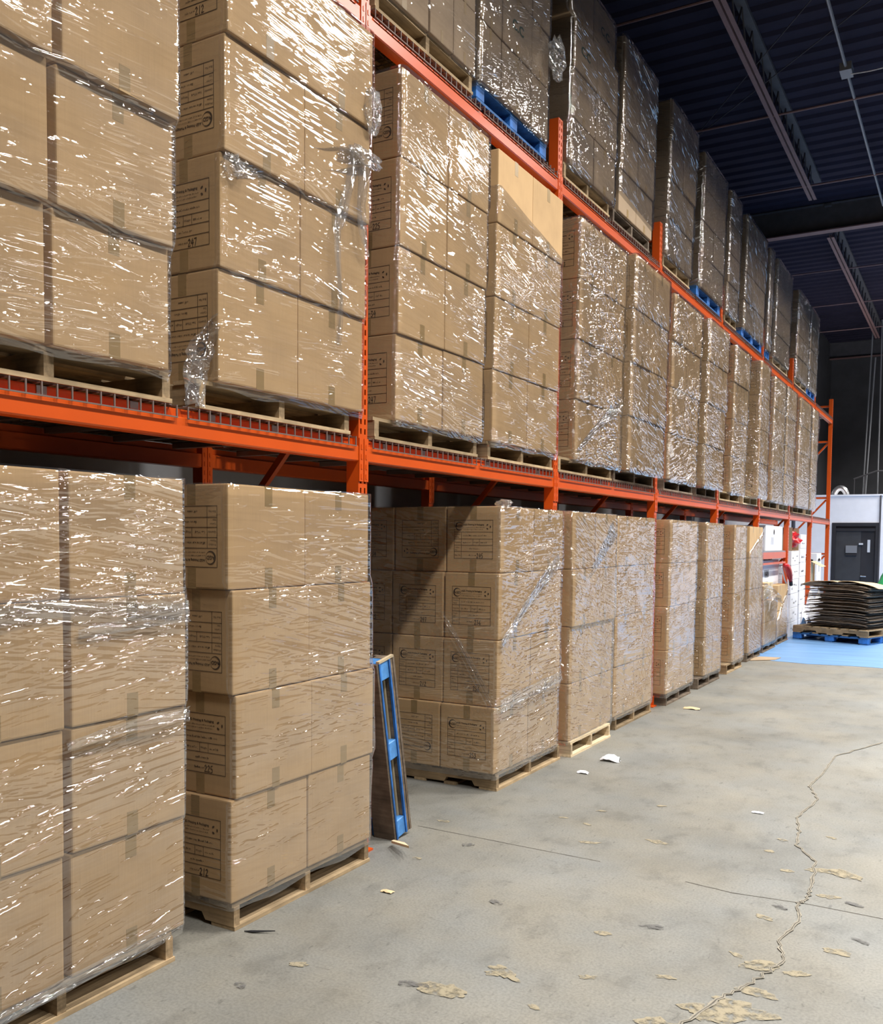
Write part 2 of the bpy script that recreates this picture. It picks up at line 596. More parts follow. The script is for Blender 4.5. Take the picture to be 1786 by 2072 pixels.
# hanging conduits over the office
for i, (a, b) in enumerate([((-2.99, 30, 3.0), (-2.76, 30, 8.1)), ((-2.93, 29.8, 3.0), (-2.66, 29.8, 7.0)), ((-2.5, 30, 3.69), (-2.53, 30, 8.1))]):
    a = (a[0], a[1], 0)
    tag(MB().tube([a, b], .022, 6).build('hanging_conduit', M['plate']), '%s thin grey pipe of those rising behind the white office roof' % ORD[i + 1], 'pipe', 'pipes rising behind the office')
t = thing('pipe_frame', 'grey pipe frame on the office roof below the hanging pipes', 'frame', (-2.8, 29.6, 0))
MB().tube([(-.32, 0, 3.5), (.28, 0, 3.72), (.9, 0, 3.72)], .025, 6).build('top_rail', M['steel_grey'], t)
for px, pz in ((-.3, 3.5), (-.02, 3.6), (.6, 3.72)):
    MB().tube([(px, 0, 2.6), (px, 0, pz)], .018, 6).build('upright', M['steel_grey'], t)

# office with its black door at the far end of the aisle
OY = 24.5
mb = MB()
mb.box(-4.3, -3.03, OY, OY + .12, 0, 2.79)
mb.box(-3.03, -1.98, OY, OY + .12, 2.13, 2.79)
mb.box(-1.98, 3.5, OY, OY + .12, 0, 2.79)
mb.box(-4.3, 3.5, OY + .12, OY + 3.5, 2.70, 2.76)
tag(mb.build('wall_office', M['white']), kind='structure')
tag(MB().box(-4.3, 3.52, OY - .02, OY + .14, 2.77, 2.81).build('trim_2', M['white']), kind='structure')
tag(MB().box(-1.985, -1.955, OY - .03, OY, 0, 2.78).build('trim_3', M['steel_grey']), kind='structure')
d = MB().box(-3.03, -2.94, OY - .02, OY + .1, 0, 2.13).box(-2.06, -1.98, OY - .02, OY + .1, 0, 2.13).box(-2.94, -2.06, OY - .02, OY + .1, 2.05, 2.13).box(-2.94, -2.06, OY, OY + .1, 1.93, 2.0).build('door_1', M['black'])
tag(d, kind='structure')
MB().box(-2.94, -2.38, OY + .03, OY + .08, 0, 1.93).build('door_panel', M['black2'], d)
MB().box(-2.38, -2.06, OY + .05, OY + .1, 0, 1.93).build('door_panel', M['black'], d)
MB().box(-2.94, -2.06, OY + .06, OY + .1, 1.93, 2.06).build('door_transom', M['black'], d)
MB().box(-2.71, -2.46, OY - .01, OY + .03, 1.40, 1.58).build('letter_plate', M['plate'], d)
MB().box(-2.71, -2.46, OY - .008, OY + .03, 1.34, 1.38).build('letter_shelf', M['black'], d)
MB().box(-2.235, -2.175, OY + .035, OY + .05, 1.42, 1.72).build('vision_slit', M['pale'], d)
MB().tube([(-2.36, OY - .03, .845), (-2.24, OY - .03, .84)], .014, 6).tube([(-2.35, OY - .03, .845), (-2.35, OY + .03, .845)], .018, 6).build('door_handle', M['silver'], d)
tag(MB().box(-2.42, -2.33, OY - .015, OY + .03, 1.60, 1.64).build('door_closer', M['pale'], d))
# silver ducts
t = thing('silver_duct', 'bent silver flexible duct on top of the white office', 'duct', (-2.95, 25.2, 2.76))
pts = [(-.16 * math.cos(a), 0, .27 * math.sin(a) - .02) for a in [k * PI / 12 for k in range(13)]]
MB().tube(pts, .07, 12).build('duct_elbow', M['silver'], t, smooth=True)
for k in (0, 12):
    MB().tube([(pts[k][0], 0, -.02), (pts[k][0], 0, .03)], .078, 12).build('collar', M['silver'], t)
t = thing('silver_duct', 'upright silver duct behind the end of the orange rack', 'duct', (-3.72, 25.4, 2.76))
MB().tube([(0, 0, 0), (-.02, 0, .4), (-.10, 0, .85)], .13, 12).build('duct_pipe', M['silver'], t, smooth=True)
MB().tube([(-.1, 0, .85), (-.1, 0, 1.6)], .05, 10).build('duct_stub', M['silver'], t, smooth=True)
t = thing('vent_pipe', 'tall pale vent pipe by the dark wall beyond the rack', 'pipe', (-3.72, 23.2, 3.0))
MB().tube([(0, 0, -3.), (0, 0, 2.15)], .045, 10).build('pipe', M['steel_grey'], t, smooth=True)
MB().tube([(0, 0, 1.4), (0, 0, 2.0)], .06, 10).build('sleeve', M['pale'], t, smooth=True)
MB().tube([(0, 0, 2.0), (0, 0, 2.05)], .09, 10).build('collar', M['pale'], t, smooth=True)


# ------------------------------------------------------------------ rack: uprights
def post_mesh(top):
    mb = MB()
    ys = [-.0385, -.0245, -.0115, .0115, .0245, .0385]
    z = 0.
    while z < top - .05:
        z1 = z + .05
        for i in range(5):
            if i in (1, 3):
                mb.quad((0, ys[i], z), (0, ys[i + 1], z), (0, ys[i + 1], z + .012), (0, ys[i], z + .012))
                mb.quad((0, ys[i], z + .040), (0, ys[i + 1], z + .040), (0, ys[i + 1], z1), (0, ys[i], z1))
                # inner rims of the slot
                mb.quad((0, ys[i], z + .012), (0, ys[i], z + .040), (-.004, ys[i], z + .040), (-.004, ys[i], z + .012))
                mb.quad((0, ys[i + 1], z + .012), (0, ys[i + 1], z + .040), (-.004, ys[i + 1], z + .040), (-.004, ys[i + 1], z + .012))
        z = z1
    for i in (0, 2, 4):
        mb.quad((0, ys[i], 0), (0, ys[i + 1], 0), (0, ys[i + 1], z), (0, ys[i], z))
    # groove down the middle of the face, side flanges and return lips
    for s in (-1, 1):
        mb.box(-.072, 0, s * .0385 - .001, s * .0385 + .001, 0, z)
        mb.box(-.074, -.070, min(s * .0385, s * .020), max(s * .0385, s * .020), 0, z)
    mb.box(-.012, -.004, -.006, .006, 0, z)
    return mb.mesh('front_post', M['orange'])


PM = post_mesh(4.70)
RPM = MB().box(-.035, .035, -.038, -.034, 0, 4.7).box(-.035, .035, .034, .038, 0, 4.7).box(.031, .035, -.034, .034, 0, 4.7).mesh('rear_post', M['orange'])
FPM = MB().box(-.10, .035, -.06, .06, 0, .01).box(-.03, .008, .035, .055, .01, .10).mesh('foot_plate', M['orange'])
for k, py in enumerate(POST):
    n = k
    t = thing('rack_upright', 'orange slotted steel rack upright, %s along the aisle' % (ORD[n] if n else 'frame before the first') if False else
              'orange slotted steel upright frame, %s from the near end of the rack' % ORD[n + 1], 'rack upright', (RX, py, 0), 0, 'orange rack uprights')
    link('front_post', PM, t)
    link('rear_post', RPM, t, (-1.07 - .035, 0, 0))
    link('foot_plate', FPM, t)
    link('foot_plate', FPM, t, (-1.07, 0, 0))
    for z0 in (.2, 1.4, 2.6, 3.8, 4.55):
        MB().box(-1.08, -.07, -.018, .018, z0 - .02, z0 + .02).build('horizontal_brace', M['orange'], t)
    for z0, z1 in ((.24, 1.36), (1.44, 2.56), (2.64, 3.76)):
        dx, dz = 1.0, z1 - z0
        ln = math.hypot(dx, dz)
        Mx = Matrix.Translation((-1.08, 0, z0)) @ Matrix.Rotation(-math.atan2(dz, dx), 4, 'Y')
        MB().box(0, ln, -.016, .016, -.018, .018, Mx).build('diagonal_brace', M['orange'], t)

# beams (step profile), each with its two end connectors
LB, HB = (2.022, 2.138), (4.178, 4.296)
span = 2.515 - .08


def beam_mesh(h):
    r = .006
    pr = [(-.065, 0), (-r, 0), (0, r), (0, h - .040), (-r, h - .036), (-.036, h - .034), (-.036, h), (-.065, h)]
    return MB().prism(pr, -span / 2, span / 2, 'y').mesh('beam_rail', M['orange'])


BM_ = beam_mesh(.116)


def conn_mesh(s):
    mb = MB()
    # plate wrapping the post: flange along the post side and a face plate over half the post front
    y0 = s * span / 2
    mb.box(-.062, .004, min(y0, y0 + s * .003), max(y0, y0 + s * .003), -.10, .118)
    mb.box(.0005, .005, min(y0, y0 + s * .036), max(y0, y0 + s * .036), -.10, .118)
    for z in (-.075, -.025, .025, .075):
        mb.box(.005, .008, min(y0 + s * .015, y0 + s * .024), max(y0 + s * .015, y0 + s * .024), z - .012, z + .012)
    return mb.mesh('end_connector', M['orange'])


CM = [conn_mesh(-1), conn_mesh(1)]
for k in range(8):
    yc = (POST[k] + POST[k + 1]) / 2
    for lev, (z0, z1), nm in ((0, LB, 'middle-shelf'), (1, HB, 'top-shelf')):
        for rear in (0, 1):
            t = thing('shelf_beam', 'orange steel %s beam, %s, %s bay from the near end' % ('rear' if rear else 'front', nm, ORD[k + 1]), 'shelf beam',
                      (RB if rear else RX + .002, yc, z0), 0, 'orange shelf beams')
            link('beam_rail', BM_, t)
            for c in CM:
                link('end_connector', c, t)

# wire decks
DW = 1.15
mb = MB()
nw = 20
w = .0026
D0, D1 = -1.08, .010
for i in range(nw):
    yy = -DW / 2 + DW * i / (nw - 1)
    mb.box(D0, D1, yy - w, yy + w, 0, 2 * w)
    mb.box(D1 - w, D1 + w, yy - w, yy + w, -.045, 2 * w)
for xx in [-.02 - .1 * j for j in range(11)]:
    mb.box(xx - w, xx + w, -DW / 2, DW / 2, 2 * w, 4 * w)
mb.box(D1 + w, D1 + 3 * w, -DW / 2, DW / 2, -.045, -.045 + 2 * w)
WG = mb.mesh('wire_grid', M['wire'])
CHM = MB().box(-1.06, -.03, -.02, .02, -.03, -.002).mesh('support_channel', M['zinc'])
for k in range(8):
    for lev, zt, nm in ((0, LB[1], 'middle'), (1, HB[1], 'top')):
        for j in (0, 1):
            t = thing('wire_deck', 'steel wire deck, %s shelf, %s bay from the near end, %s half' % (nm, ORD[k + 1], ('nearer', 'farther')[j]), 'wire deck',
                      (RX, POST[k] + .0385 + .04 + DW / 2 + j * (DW + .06), zt + .001), 0, 'wire shelf decks')
            link('wire_grid', WG, t)
            for q in (-.4, 0, .4):
                link('support_channel', CHM, t, (0, q, 0))


# ------------------------------------------------------------------ pallets
def stringer_poly(L, h):
    # x-z outline with the two fork notches in the lower edge
    return [(0, 0), (-.16, 0), (-.18, .032), (-.37, .032), (-.39, 0), (-L + .39, 0), (-L + .37, .032), (-L + .18, .032), (-L + .16, 0), (-L, 0), (-L, h), (0, h)]


PL, PW = 1.17, 1.0
PROTO = {}


def stringer_pallet(kind):
    by, sx = {'wood': ('wood_y', 'wood_x'), 'new': ('new_y', 'new_x'), 'old': ('old', 'oldz')}[kind]
    rng = random.Random(hash(kind) % 97 if False else len(kind))
    t = thing('wooden_pallet', 'x', 'pallet')
    smesh = [MB().prism(stringer_poly(PL, .082), -.018, .018, 'y').mesh('stringer', M[sx])]
    for q in (-PW / 2 + .02, 0, PW / 2 - .02):
        link('stringer', smesh[0], t, (0, q, .016))
    b1 = MB().box(-.13, 0, -PW / 2, PW / 2, 0, .017).mesh('lead_board', M[by])
    b2 = MB().box(-.09, 0, -PW / 2, PW / 2, 0, .017).mesh('deck_board', M[by])
    for i in range(8):
        m_ = b1 if i in (0, 7) else b2
        xx = [0, -.185, -.33, -.475, -.62, -.765, -.91, -PL + .13][i]
        link('deck_board', m_, t, (xx + rng.uniform(-.008, .008), rng.uniform(-.006, .006), .098), (0, 0, rng.uniform(-.006, .006)))
    for i, xx in enumerate((.004, -.30, -.53, -.76, -PL + .13)):
        link('bottom_board', b1 if i in (0, 4) else b2, t, (xx, rng.uniform(-.005, .005), -.0005), (0, 0, rng.uniform(-.004, .004)))
    return t


def block_pallet():
    t = thing('blue_pallet', 'x', 'pallet')
    bl = rounded_box('block', .14, .10, .072, .004, M['blue'], 1)
    for x_ in (-.07, -PL / 2, -PL + .07):
        for y_ in (-PW / 2 + .05, 0, PW / 2 - .05):
            link('block', bl, t, (x_, y_, .016))
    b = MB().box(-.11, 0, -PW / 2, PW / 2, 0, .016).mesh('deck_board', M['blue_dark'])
    for i in range(8):
        link('deck_board', b, t, (-i * (PL - .11) / 7, 0, .099))
    sb = MB().box(-PL, 0, -.05, .05, 0, .013).mesh('stringer_board', M['blue_dark'])
    for y_ in (-PW / 2 + .05, 0, PW / 2 - .05):
        link('stringer_board', sb, t, (0, y_, .087))
    for x_ in (0, -PL / 2 + .05, -PL + .11):
        link('bottom_board', b, t, (x_, 0, 0))
    return t


for k in ('wood', 'new', 'old'):
    PROTO[k] = stringer_pallet(k)
PROTO['blue'] = block_pallet()
USED = set()
ADJ = {'wood': 'worn brown wooden pallet', 'new': 'pale new wooden pallet', 'old': 'dark weathered wooden pallet', 'blue': 'blue painted block pallet'}


def pallet(kind, loc, width, label, rz=0, group='pallets under the loads'):
    o = PROTO[kind] if kind not in USED else copy_tree(PROTO[kind])
    USED.add(kind)
    o.location = loc
    o.rotation_euler = (0, 0, rz)
    o.scale = (1, width / PW, 1)
    o['label'] = label
    if group:
        o['group'] = group
    elif 'group' in o:
        del o['group']
    return o


# ------------------------------------------------------------------ printed carton labels (flat print, thin geometry)
def text_quads(txt, x, y, size, align='LEFT', bold=False):
    cu = bpy.data.curves.new('t', 'FONT')
    cu.body = txt
    cu.size = size
    cu.align_x = align
    cu.resolution_u = 2
    if bold:
        cu.offset = size * .025
    ob = bpy.data.objects.new('t', cu)
    COL.objects.link(ob)
    dg = bpy.context.evaluated_depsgraph_get()
    me = bpy.data.meshes.new_from_object(ob.evaluated_get(dg))
    vs_ = [(v.co.x + x, v.co.y + y) for v in me.vertices]
    fs = [tuple(p.vertices) for p in me.polygons]
    bpy.data.objects.remove(ob, do_unlink=True)
    bpy.data.curves.remove(cu)
    bpy.data.meshes.remove(me)
    return vs_, fs


class Print:
    """flat ink in a u,v plane"""
    def __init__(s):
        s.v, s.f = [], []

    def rect(s, x0, x1, y0, y1):
        i = len(s.v)
        s.v += [(x0, y0), (x1, y0), (x1, y1), (x0, y1)]
        s.f.append((i, i + 1, i + 2, i + 3))

    def line(s, a, b, w):
        a, b = Vector(a), Vector(b)
        d = (b - a)
        if d.length < 1e-9:
            return
        d.normalize()
        n = Vector((-d.y, d.x)) * w / 2
        i = len(s.v)
        s.v += [tuple(a - n - d * w * .3), tuple(b - n + d * w * .3), tuple(b + n + d * w * .3), tuple(a + n - d * w * .3)]
        s.f.append((i, i + 1, i + 2, i + 3))

    def text(s, *a, **k):
        v, f = text_quads(*a, **k)
        i = len(s.v)
        s.v += v
        s.f += [tuple(q + i for q in p) for p in f]

    def greek(s, x, y, w, h, rng):
        """a line of print too small to read in the photograph: word-shaped rows of short strokes"""
        c = x
        while c < x + w:
            for _ in range(rng.randint(3, 7)):
                hh = h * rng.choice((.6, .6, .65, 1))
                s.rect(c, c + h * .16, y, y + hh)
                s.rect(c, c + h * .42, y + (0 if rng.random() < .5 else hh * .8), y + (h * .14 if rng.random() < .5 else hh))
                c += h * .62
                if c > x + w:
                    break
            c += h * .5

    def ring(s, cx, cy, r, w, a0=0, a1=2 * PI, n=26, taper=False):
        i = len(s.v)
        for k in range(n + 1):
            a = a0 + (a1 - a0) * k / n
            ww = w * (.25 + .75 * math.sin(PI * k / n)) if taper else w
            s.v += [(cx + r * math.cos(a), cy + r * math.sin(a)), (cx + (r - ww) * math.cos(a), cy + (r - ww) * math.sin(a))]
        for k in range(n):
            s.f.append((i + 2 * k, i + 2 * k + 2, i + 2 * k + 3, i + 2 * k + 1))

    def disc(s, cx, cy, rx, ry, rot=0, n=12):
        i = len(s.v)
        for k in range(n):
            a = 2 * PI * k / n
            px, py = rx * math.cos(a), ry * math.sin(a)
            s.v.append((cx + px * math.cos(rot) - py * math.sin(rot), cy + px * math.sin(rot) + py * math.cos(rot)))
        s.f.append(tuple(range(i, i + n)))

    def mesh(s, name, mat, flip=False, plane='y'):
        sg = -1 if flip else 1
        me = bpy.data.meshes.new(name)
        if plane == 'y':       # readable from -y
            vv = [(sg * p[0], 0, sg * p[1]) for p in s.v]
        else:                  # readable from +x, right = +y
            vv = [(0, sg * p[0], sg * p[1]) for p in s.v]
        me.from_pydata(vv, [], s.f)
        me.materials.append(mat)
        return me


DIG = {'1': [[(.5, 1), (.4, 0)]], '2': [[(.1, .8), (.45, 1), (.7, .75), (.1, .05), (.8, .1)]], '3': [[(.1, .95), (.6, .95), (.35, .55), (.7, .3), (.4, 0), (.05, .1)]],
       '4': [[(.5, 1), (.05, .4), (.8, .45)], [(.65, .8), (.5, -.1)]], '5': [[(.7, 1), (.25, .95), (.15, .55), (.6, .5), (.6, .1), (.1, 0)]], '6': [[(.6, 1), (.2, .5), (.2, .1), (.55, .0), (.6, .35), (.2, .35)]],
       '7': [[(.1, .95), (.75, 1), (.35, 0)]], '/': [[(.7, 1.1), (.1, -.2)]]}


def label_print(num):
    rng = random.Random(num)
    P = Print()
    Wd, Hd = .285, .252
    x0, y1 = -Wd / 2, Hd / 2
    ly = [y1, y1 - .31 * Hd, y1 - .487 * Hd, y1 - .652 * Hd, y1 - .815 * Hd, y1 - Hd]
    lw = .0026
    for yy in ly:
        P.line((x0, yy), (-x0, yy), lw)
    P.line((x0, ly[0]), (x0, ly[-1]), lw)
    P.line((-x0, ly[0]), (-x0, ly[-1]), lw)
    c1 = x0 + .19 * Wd
    P.line((c1, ly[1]), (c1, ly[-1]), lw * .8)
    P.line((x0 + .49 * Wd, ly[2]), (x0 + .49 * Wd, ly[3]), lw * .8)
    P.line((x0 + .66 * Wd, ly[2]), (x0 + .66 * Wd, ly[3]), lw * .8)
    cx, cy = x0 + .125 * Wd, (ly[0] + ly[1]) / 2
    P.ring(cx, cy, .0285, .0085, .9, 2 * PI - .9, taper=True)
    P.ring(cx, cy, .0285, .0016, -.9, .9)
    P.text('AGD', cx, cy - .008, .022, 'CENTER', bold=True)
    P.text('AGD Printing & Packaging', x0 + .235 * Wd, cy + .006, .0145, bold=True)
    P.greek(x0 + .235 * Wd, cy - .0105, .55 * Wd, .0052, rng)
    P.greek(x0 + .235 * Wd, cy - .0235, .52 * Wd, .0052, rng)
    ex, ey = x0 + .885 * Wd, cy - .004
    for a in (0, 2.1, 4.2):
        P.disc(ex + .0145 * math.cos(a), ey + .0145 * math.sin(a), .0042, .0075, a)
    tx = x0 + .02 * Wd
    P.text('Product', tx, ly[1] - .019, .0125)
    P.text('Name', tx, ly[1] - .036, .0125)
    P.greek(c1 + .012, ly[1] - .026, .17, .0085, rng)
    P.text('Quantity', tx, ly[2] - .026, .0125)
    P.greek(c1 + .012, ly[2] - .027, .055, .0085, rng)
    P.text('Weight', x0 + .505 * Wd, ly[2] - .026, .0125)
    P.greek(x0 + .69 * Wd, ly[2] - .027, .05, .0085, rng)
    P.text('Carton', tx, ly[3] - .018, .0115)
    P.text('Size', tx, ly[3] - .034, .0115)
    P.greek(c1 + .06, ly[3] - .026, .075, .0085, rng)
    P.text('Box No.', tx, ly[4] - .028, .0125)
    P.greek(c1 + .055, ly[4] - .028, .055, .0085, rng)
    sx = c1 + .112
    for ch in num:
        for st in DIG[ch]:
            for a, b in zip(st, st[1:]):
                P.line((sx + a[0] * .018, ly[4] - .042 + a[1] * .030), (sx + b[0] * .018, ly[4] - .042 + b[1] * .030), .0038)
        sx += .017
    return P


LBL = {}
for num in ('236', '247', '253', '212', '245', '34', '225'):
    p_ = label_print(num)
    LBL[num] = p_.mesh('printed_label', M['ink'])
p_ = label_print('')
LBL['down'] = p_.mesh('printed_label', M['ink'], flip=True)

# ------------------------------------------------------------------ cartons
CX, CY, CZ = .40, .50, .4325
CARD = {k: rounded_box('carton_body', CX, CY, CZ, .007, M[k]) for k in ('card', 'card_dull_shaded', 'card_pale')}
# origin of a carton: middle of its bottom; front face +x, end face -y


def tape_mesh(top):
    mb = MB()
    z0, z1 = (CZ - .085, CZ + .0006) if top else (-.0006, .085)
    q = CX / 2
    mb.box(q, q + .0007, -.024, .024, z0, z1)
    mb.box(-.024, .024, -CY / 2 - .0007, -CY / 2, z0, z1)
    if top:
        mb.box(-q, q, -.024, .024, CZ, CZ + .0006)
    return mb.mesh('packing_tape', M['tape'])


TAPE = [tape_mesh(True), tape_mesh(False)]


def carton(name, loc, dims, mat, label, group, lab=None, tape=True, rz=0):
    o = link(name, CARD[mat], None, loc, (0, 0, rz), (dims[0] / CX, dims[1] / CY, dims[2] / CZ))
    tag(o, label, 'carton', group)
    if tape:
        for t_ in TAPE:
            link('packing_tape', t_, o)
    if lab:
        link('printed_label', LBL[lab], o, (0, -CY / 2 - .0012, CZ / 2))
    return o


# ------------------------------------------------------------------ stretch wrap
def film_shell(x0, yl, yr, z0, z1, fol, seams_y, seams_z, mat, seed, depth=.40, zb=None, zt=None, nz=44, bulge=.006, off=.013):
    """clear film round the aisle face and the two ends of a load; x0 = load front at its bottom"""
    path = []           # (kind, x, y, nx, ny)
    R = .022
    xb = -depth
    for i in range(7):
        path.append((xb + (-R - xb) * i / 6, yl - off, 0, -1))
    for i in range(1, 5):
        a = -PI / 2 + PI / 2 * i / 5
        path.append((-R + (R + off) * math.cos(a), yl + R + (R + off) * math.sin(a), math.cos(a), math.sin(a)))
    nf = 30
    for i in range(nf + 1):
        path.append((off, yl + R + (yr - yl - 2 * R) * i / nf, 1, 0))
    for i in range(1, 5):
        a = PI / 2 * i / 5
        path.append((-R + (R + off) * math.cos(a), yr - R + (R + off) * math.sin(a), math.cos(a), math.sin(a)))
    for i in range(7):
        path.append((-R + (xb + R) * i / 6, yr + off, 0, 1))
    mb = MB()
    mb.uv = []
    S = 0
    prev = None
    np_ = len(path)
    for r in range(nz + 2):
        for i, (px, py, nx, ny) in enumerate(path):
            t = min(1, max(0, (py - yl) / (yr - yl)))
            lo = z0 - .035 + .02 * noise.noise((py * 4, seed, 1)) if zb is None else zb(t)
            hi = z1 if zt is None else zt(t)
            fr = min(r / nz, 1)
            z = lo + (hi - lo) * fr
            fx, fy = fol(z) if fol else (0, 0)
            dn = bulge * noise.noise((py * 2.6 + seed * 3, z * 2.6, px * 2.6)) + bulge * .6 * noise.noise((py * 1.2, z * 7 + seed, px * 2 + 5))
            if nx > .9:
                for sy in seams_y:
                    dn -= .006 * math.exp(-((py - sy) / .022) ** 2)
            for sz in seams_z:
                dn -= .005 * math.exp(-((z - sz) / .02) ** 2)
            dn = max(dn, -.002)
            if z < z0:
                dn -= (z0 - z) * .35
            X = x0 + px + nx * dn + fx
            Y = py + ny * dn + fy
            if r == nz + 1:            # lip folded over the top
                X -= .05 * nx
                Y -= .05 * ny
                z = hi + .004
            mb.v.append((X, Y, z))
            mb.uv.append((px + seed * 1.3 if abs(nx) < .1 else py + seed * 1.3, z + (px if abs(nx) < .1 else 0) * .02))
    for r in range(nz + 1):
        for i in range(np_ - 1):
            q = r * np_ + i
            mb.f.append((q, q + 1, q + np_ + 1, q + np_))
    return mb.mesh('stretch_wrap', mat, True)


LEV = {'F': 'floor-standing', 'M': 'middle-shelf', 'T': 'top-shelf'}
LOADS = {}
BACK = MB()        # the cartons stacked behind the front rows, all out of sight


def load(key, x, yl, yr, z0, z1, layers, pal, pz, px, py, lean=0, cols=None, gap=.004, film=0, labels=None, depth_rows=1, mat='card', jit=.004, dx=None, dy=None,
         zb=None, zt=None, tapes=True, skip=(), film_on=True, cdepth=.40, nz=44, name='cardboard_carton'):
    lev, n = key[0], int(key[1:])
    rng = random.Random(key)
    cols = cols or [.5, .5]
    h = (z1 - z0) / layers
    where = '%s %s load along the aisle' % (ORD[n], LEV[lev])
    W_ = yr - yl
    pkind = pal
    pallet(pal, (px, (py[0] + py[1]) / 2, pz), py[1] - py[0], '%s under the %s' % (ADJ[pal], where))
    cn = {1: [''], 2: ['near column', 'far column'], 3: ['near column', 'middle column', 'far column']}[len(cols)]
    for L in range(layers):
        u = (L + .5) / layers
        c = yl
        for ci, cw in enumerate(cols):
            w = W_ * cw
            for dr in range(depth_rows if ci == 0 else 1):
                if (L, ci) in skip:
                    continue
                xx = x + lean * u - cdepth / 2 - dr * (cdepth + .005) + rng.uniform(-jit, jit) + (dx[L] if dx else 0)
                g_ = gap / 4 if gap > .01 and len(cols) > 1 else 0
                yy = c + w / 2 + (-g_ if ci == 0 else g_ if ci == len(cols) - 1 else 0) + rng.uniform(-jit, jit) * .5 + (dy[L] if dy else 0)
                lab = None
                if labels and ci == 0:
                    lab = labels[L] if dr == 0 else (labels[(L + dr * 2) % len(labels)])
                    if key == 'F3' and dr == 1:
                        lab = ('down', '212', '247', 'down')[L]
                    if key == 'F3' and dr == 2:
                        lab = ('236', '245', '225', '34')[L]
                pos = {0: 'top layer'}.get(layers - 1 - L, '%s layer up' % ORD[L + 1])
                dd = {0: '', 1: ', one row behind', 2: ', two rows behind'}[dr]
                what = 'carton' if len(cols) == 1 else 'carton, ' + cn[ci]
                carton(name, (xx, yy, z0 + L * h), (cdepth - .004, w - (2 * g_ if g_ else gap), h - .004), mat,
                       'brown %s%s, %s, %s' % (what, dd, pos, where), 'cartons on the %s' % where, lab, tapes, rng.uniform(-.004, .004))
            n0 = depth_rows if ci == 0 else 1
            for dr in range(n0, 3 if cdepth < .5 else 2):
                if (L, ci) in skip:
                    continue
                xb = x + lean * u - dr * (cdepth + .005) + (dx[L] if dx else 0) - .006
                o_ = dy[L] if dy else 0
                BACK.box(xb - cdepth + .004, xb, c + .004 + o_, c + w - .004 + o_, z0 + L * h, z0 + L * h + h - .004)
            c += w
    if film_on:
        sy, c = [], yl
        for cw in cols[:-1]:
            c += W_ * cw
            sy.append(c)
        def fol(z):
            f = (z - z0) / h - .5
            i = min(layers - 1, max(0, int(math.floor(f))))
            j = min(layers - 1, i + 1)
            t_ = min(1, max(0, (f - i - .5) / .05 + .5))
            t_ = t_ * t_ * (3 - 2 * t_)

            def off_(q):
                return (lean * (q + .5) / layers + (dx[q] if dx else 0), dy[q] if dy else 0)
            p, q = off_(i), off_(j)
            return p[0] + (q[0] - p[0]) * t_, p[1] + (q[1] - p[1]) * t_
        if isinstance(film, int) and lev == 'T':
            fm = M['top_film'][n % 4 if n != 4 else 1]
        elif isinstance(film, int) and lev == 'M' and n > 4:
            fm = M['far_film'][n % 4]
        elif isinstance(film, int) and lev == 'F':
            fm = M['low_film'][n % 5]
        else:
            fm = M['film'][film] if isinstance(film, int) else M[film]
        me = film_shell(x + .003, yl - .003, yr + .003, z0, z1, fol, sy, [z0 + h * k for k in range(1, layers)],
                        fm, n + {'F': 0, 'M': 20, 'T': 40}[lev], depth=cdepth * (depth_rows if key == 'F3' else 1), zb=zb, zt=zt, nz=nz)
        o = link('stretch_wrap', me)
        tag(o, 'clear shiny stretch wrap around the %s' % where, 'plastic wrap', 'stretch wrap on the loads')
        LOADS[key] = o


FZ0, FZ1 = .12, 1.852
PF = -2.63


def F(key, yl, yr, x=-2.625, pal='wood', py=None, **kw):
    load(key, x, yl, yr, FZ0, FZ1, 4, pal, 0.001, x - .005 + kw.pop('pdx', 0), py or (yl + .01, yr - .01), **kw)


F('F1', 1.53, 2.60, -2.62, py=(1.53, 2.54), film=3, gap=.032, dx=[-.01, 0, .012, 0], labels=None)
F('F2', 2.845, 3.855, -2.605, py=(2.86, 3.85), film='film_calm', labels=['212', '225', 'down', 'down'], dx=[0, .004, 0, -.004], dy=[0, .02, .005, -.012])
F('F3', 5.345, 6.385, -2.635, py=(5.36, 6.42), film=0, labels=['253', '236', '236', '245'], depth_rows=3, dy=[-.025, 0, .01, .03])
F('F4', 6.51, 7.47, -2.61, 'new', py=(6.51, 7.38), film=6, pdx=.03, dx=[0, .0, .02, .015])
F('F5', 7.60, 8.685, -2.635, py=(7.66, 8.68), film=1)
F('F6', 9.06, 10.09, -2.605, 'old', py=(9.085, 10.0), film=4, labels=['34', '253', '212', '245'], dy=[-.02, 0, .03, .04])
F('F7', 10.52, 11.29, -2.60, 'old', py=(10.29, 11.28), film=0, labels=['225', '34', 'down', '247'])
F('F8', 11.92, 12.57, -2.60, py=(11.67, 12.51), film=2, labels=['245', '212', '253', '34'])
F('F9', 13.04, 13.93, -2.64, 'old', py=(13.03, 13.93), film=5, zt=lambda t: 1.50 + .28 * t)

MZ0, MZ1 = 2.266, 4.096


def Mid(key, yl, yr, x=-2.70, pal='wood', py=None, lean=.04, film=0, **kw):
    load(key, x, yl, yr, MZ0, MZ1, 4, pal, LB[1] + .012, kw.pop('px', -2.73), py or (yl + .02, yr - .02), lean=lean, film=film, **kw)


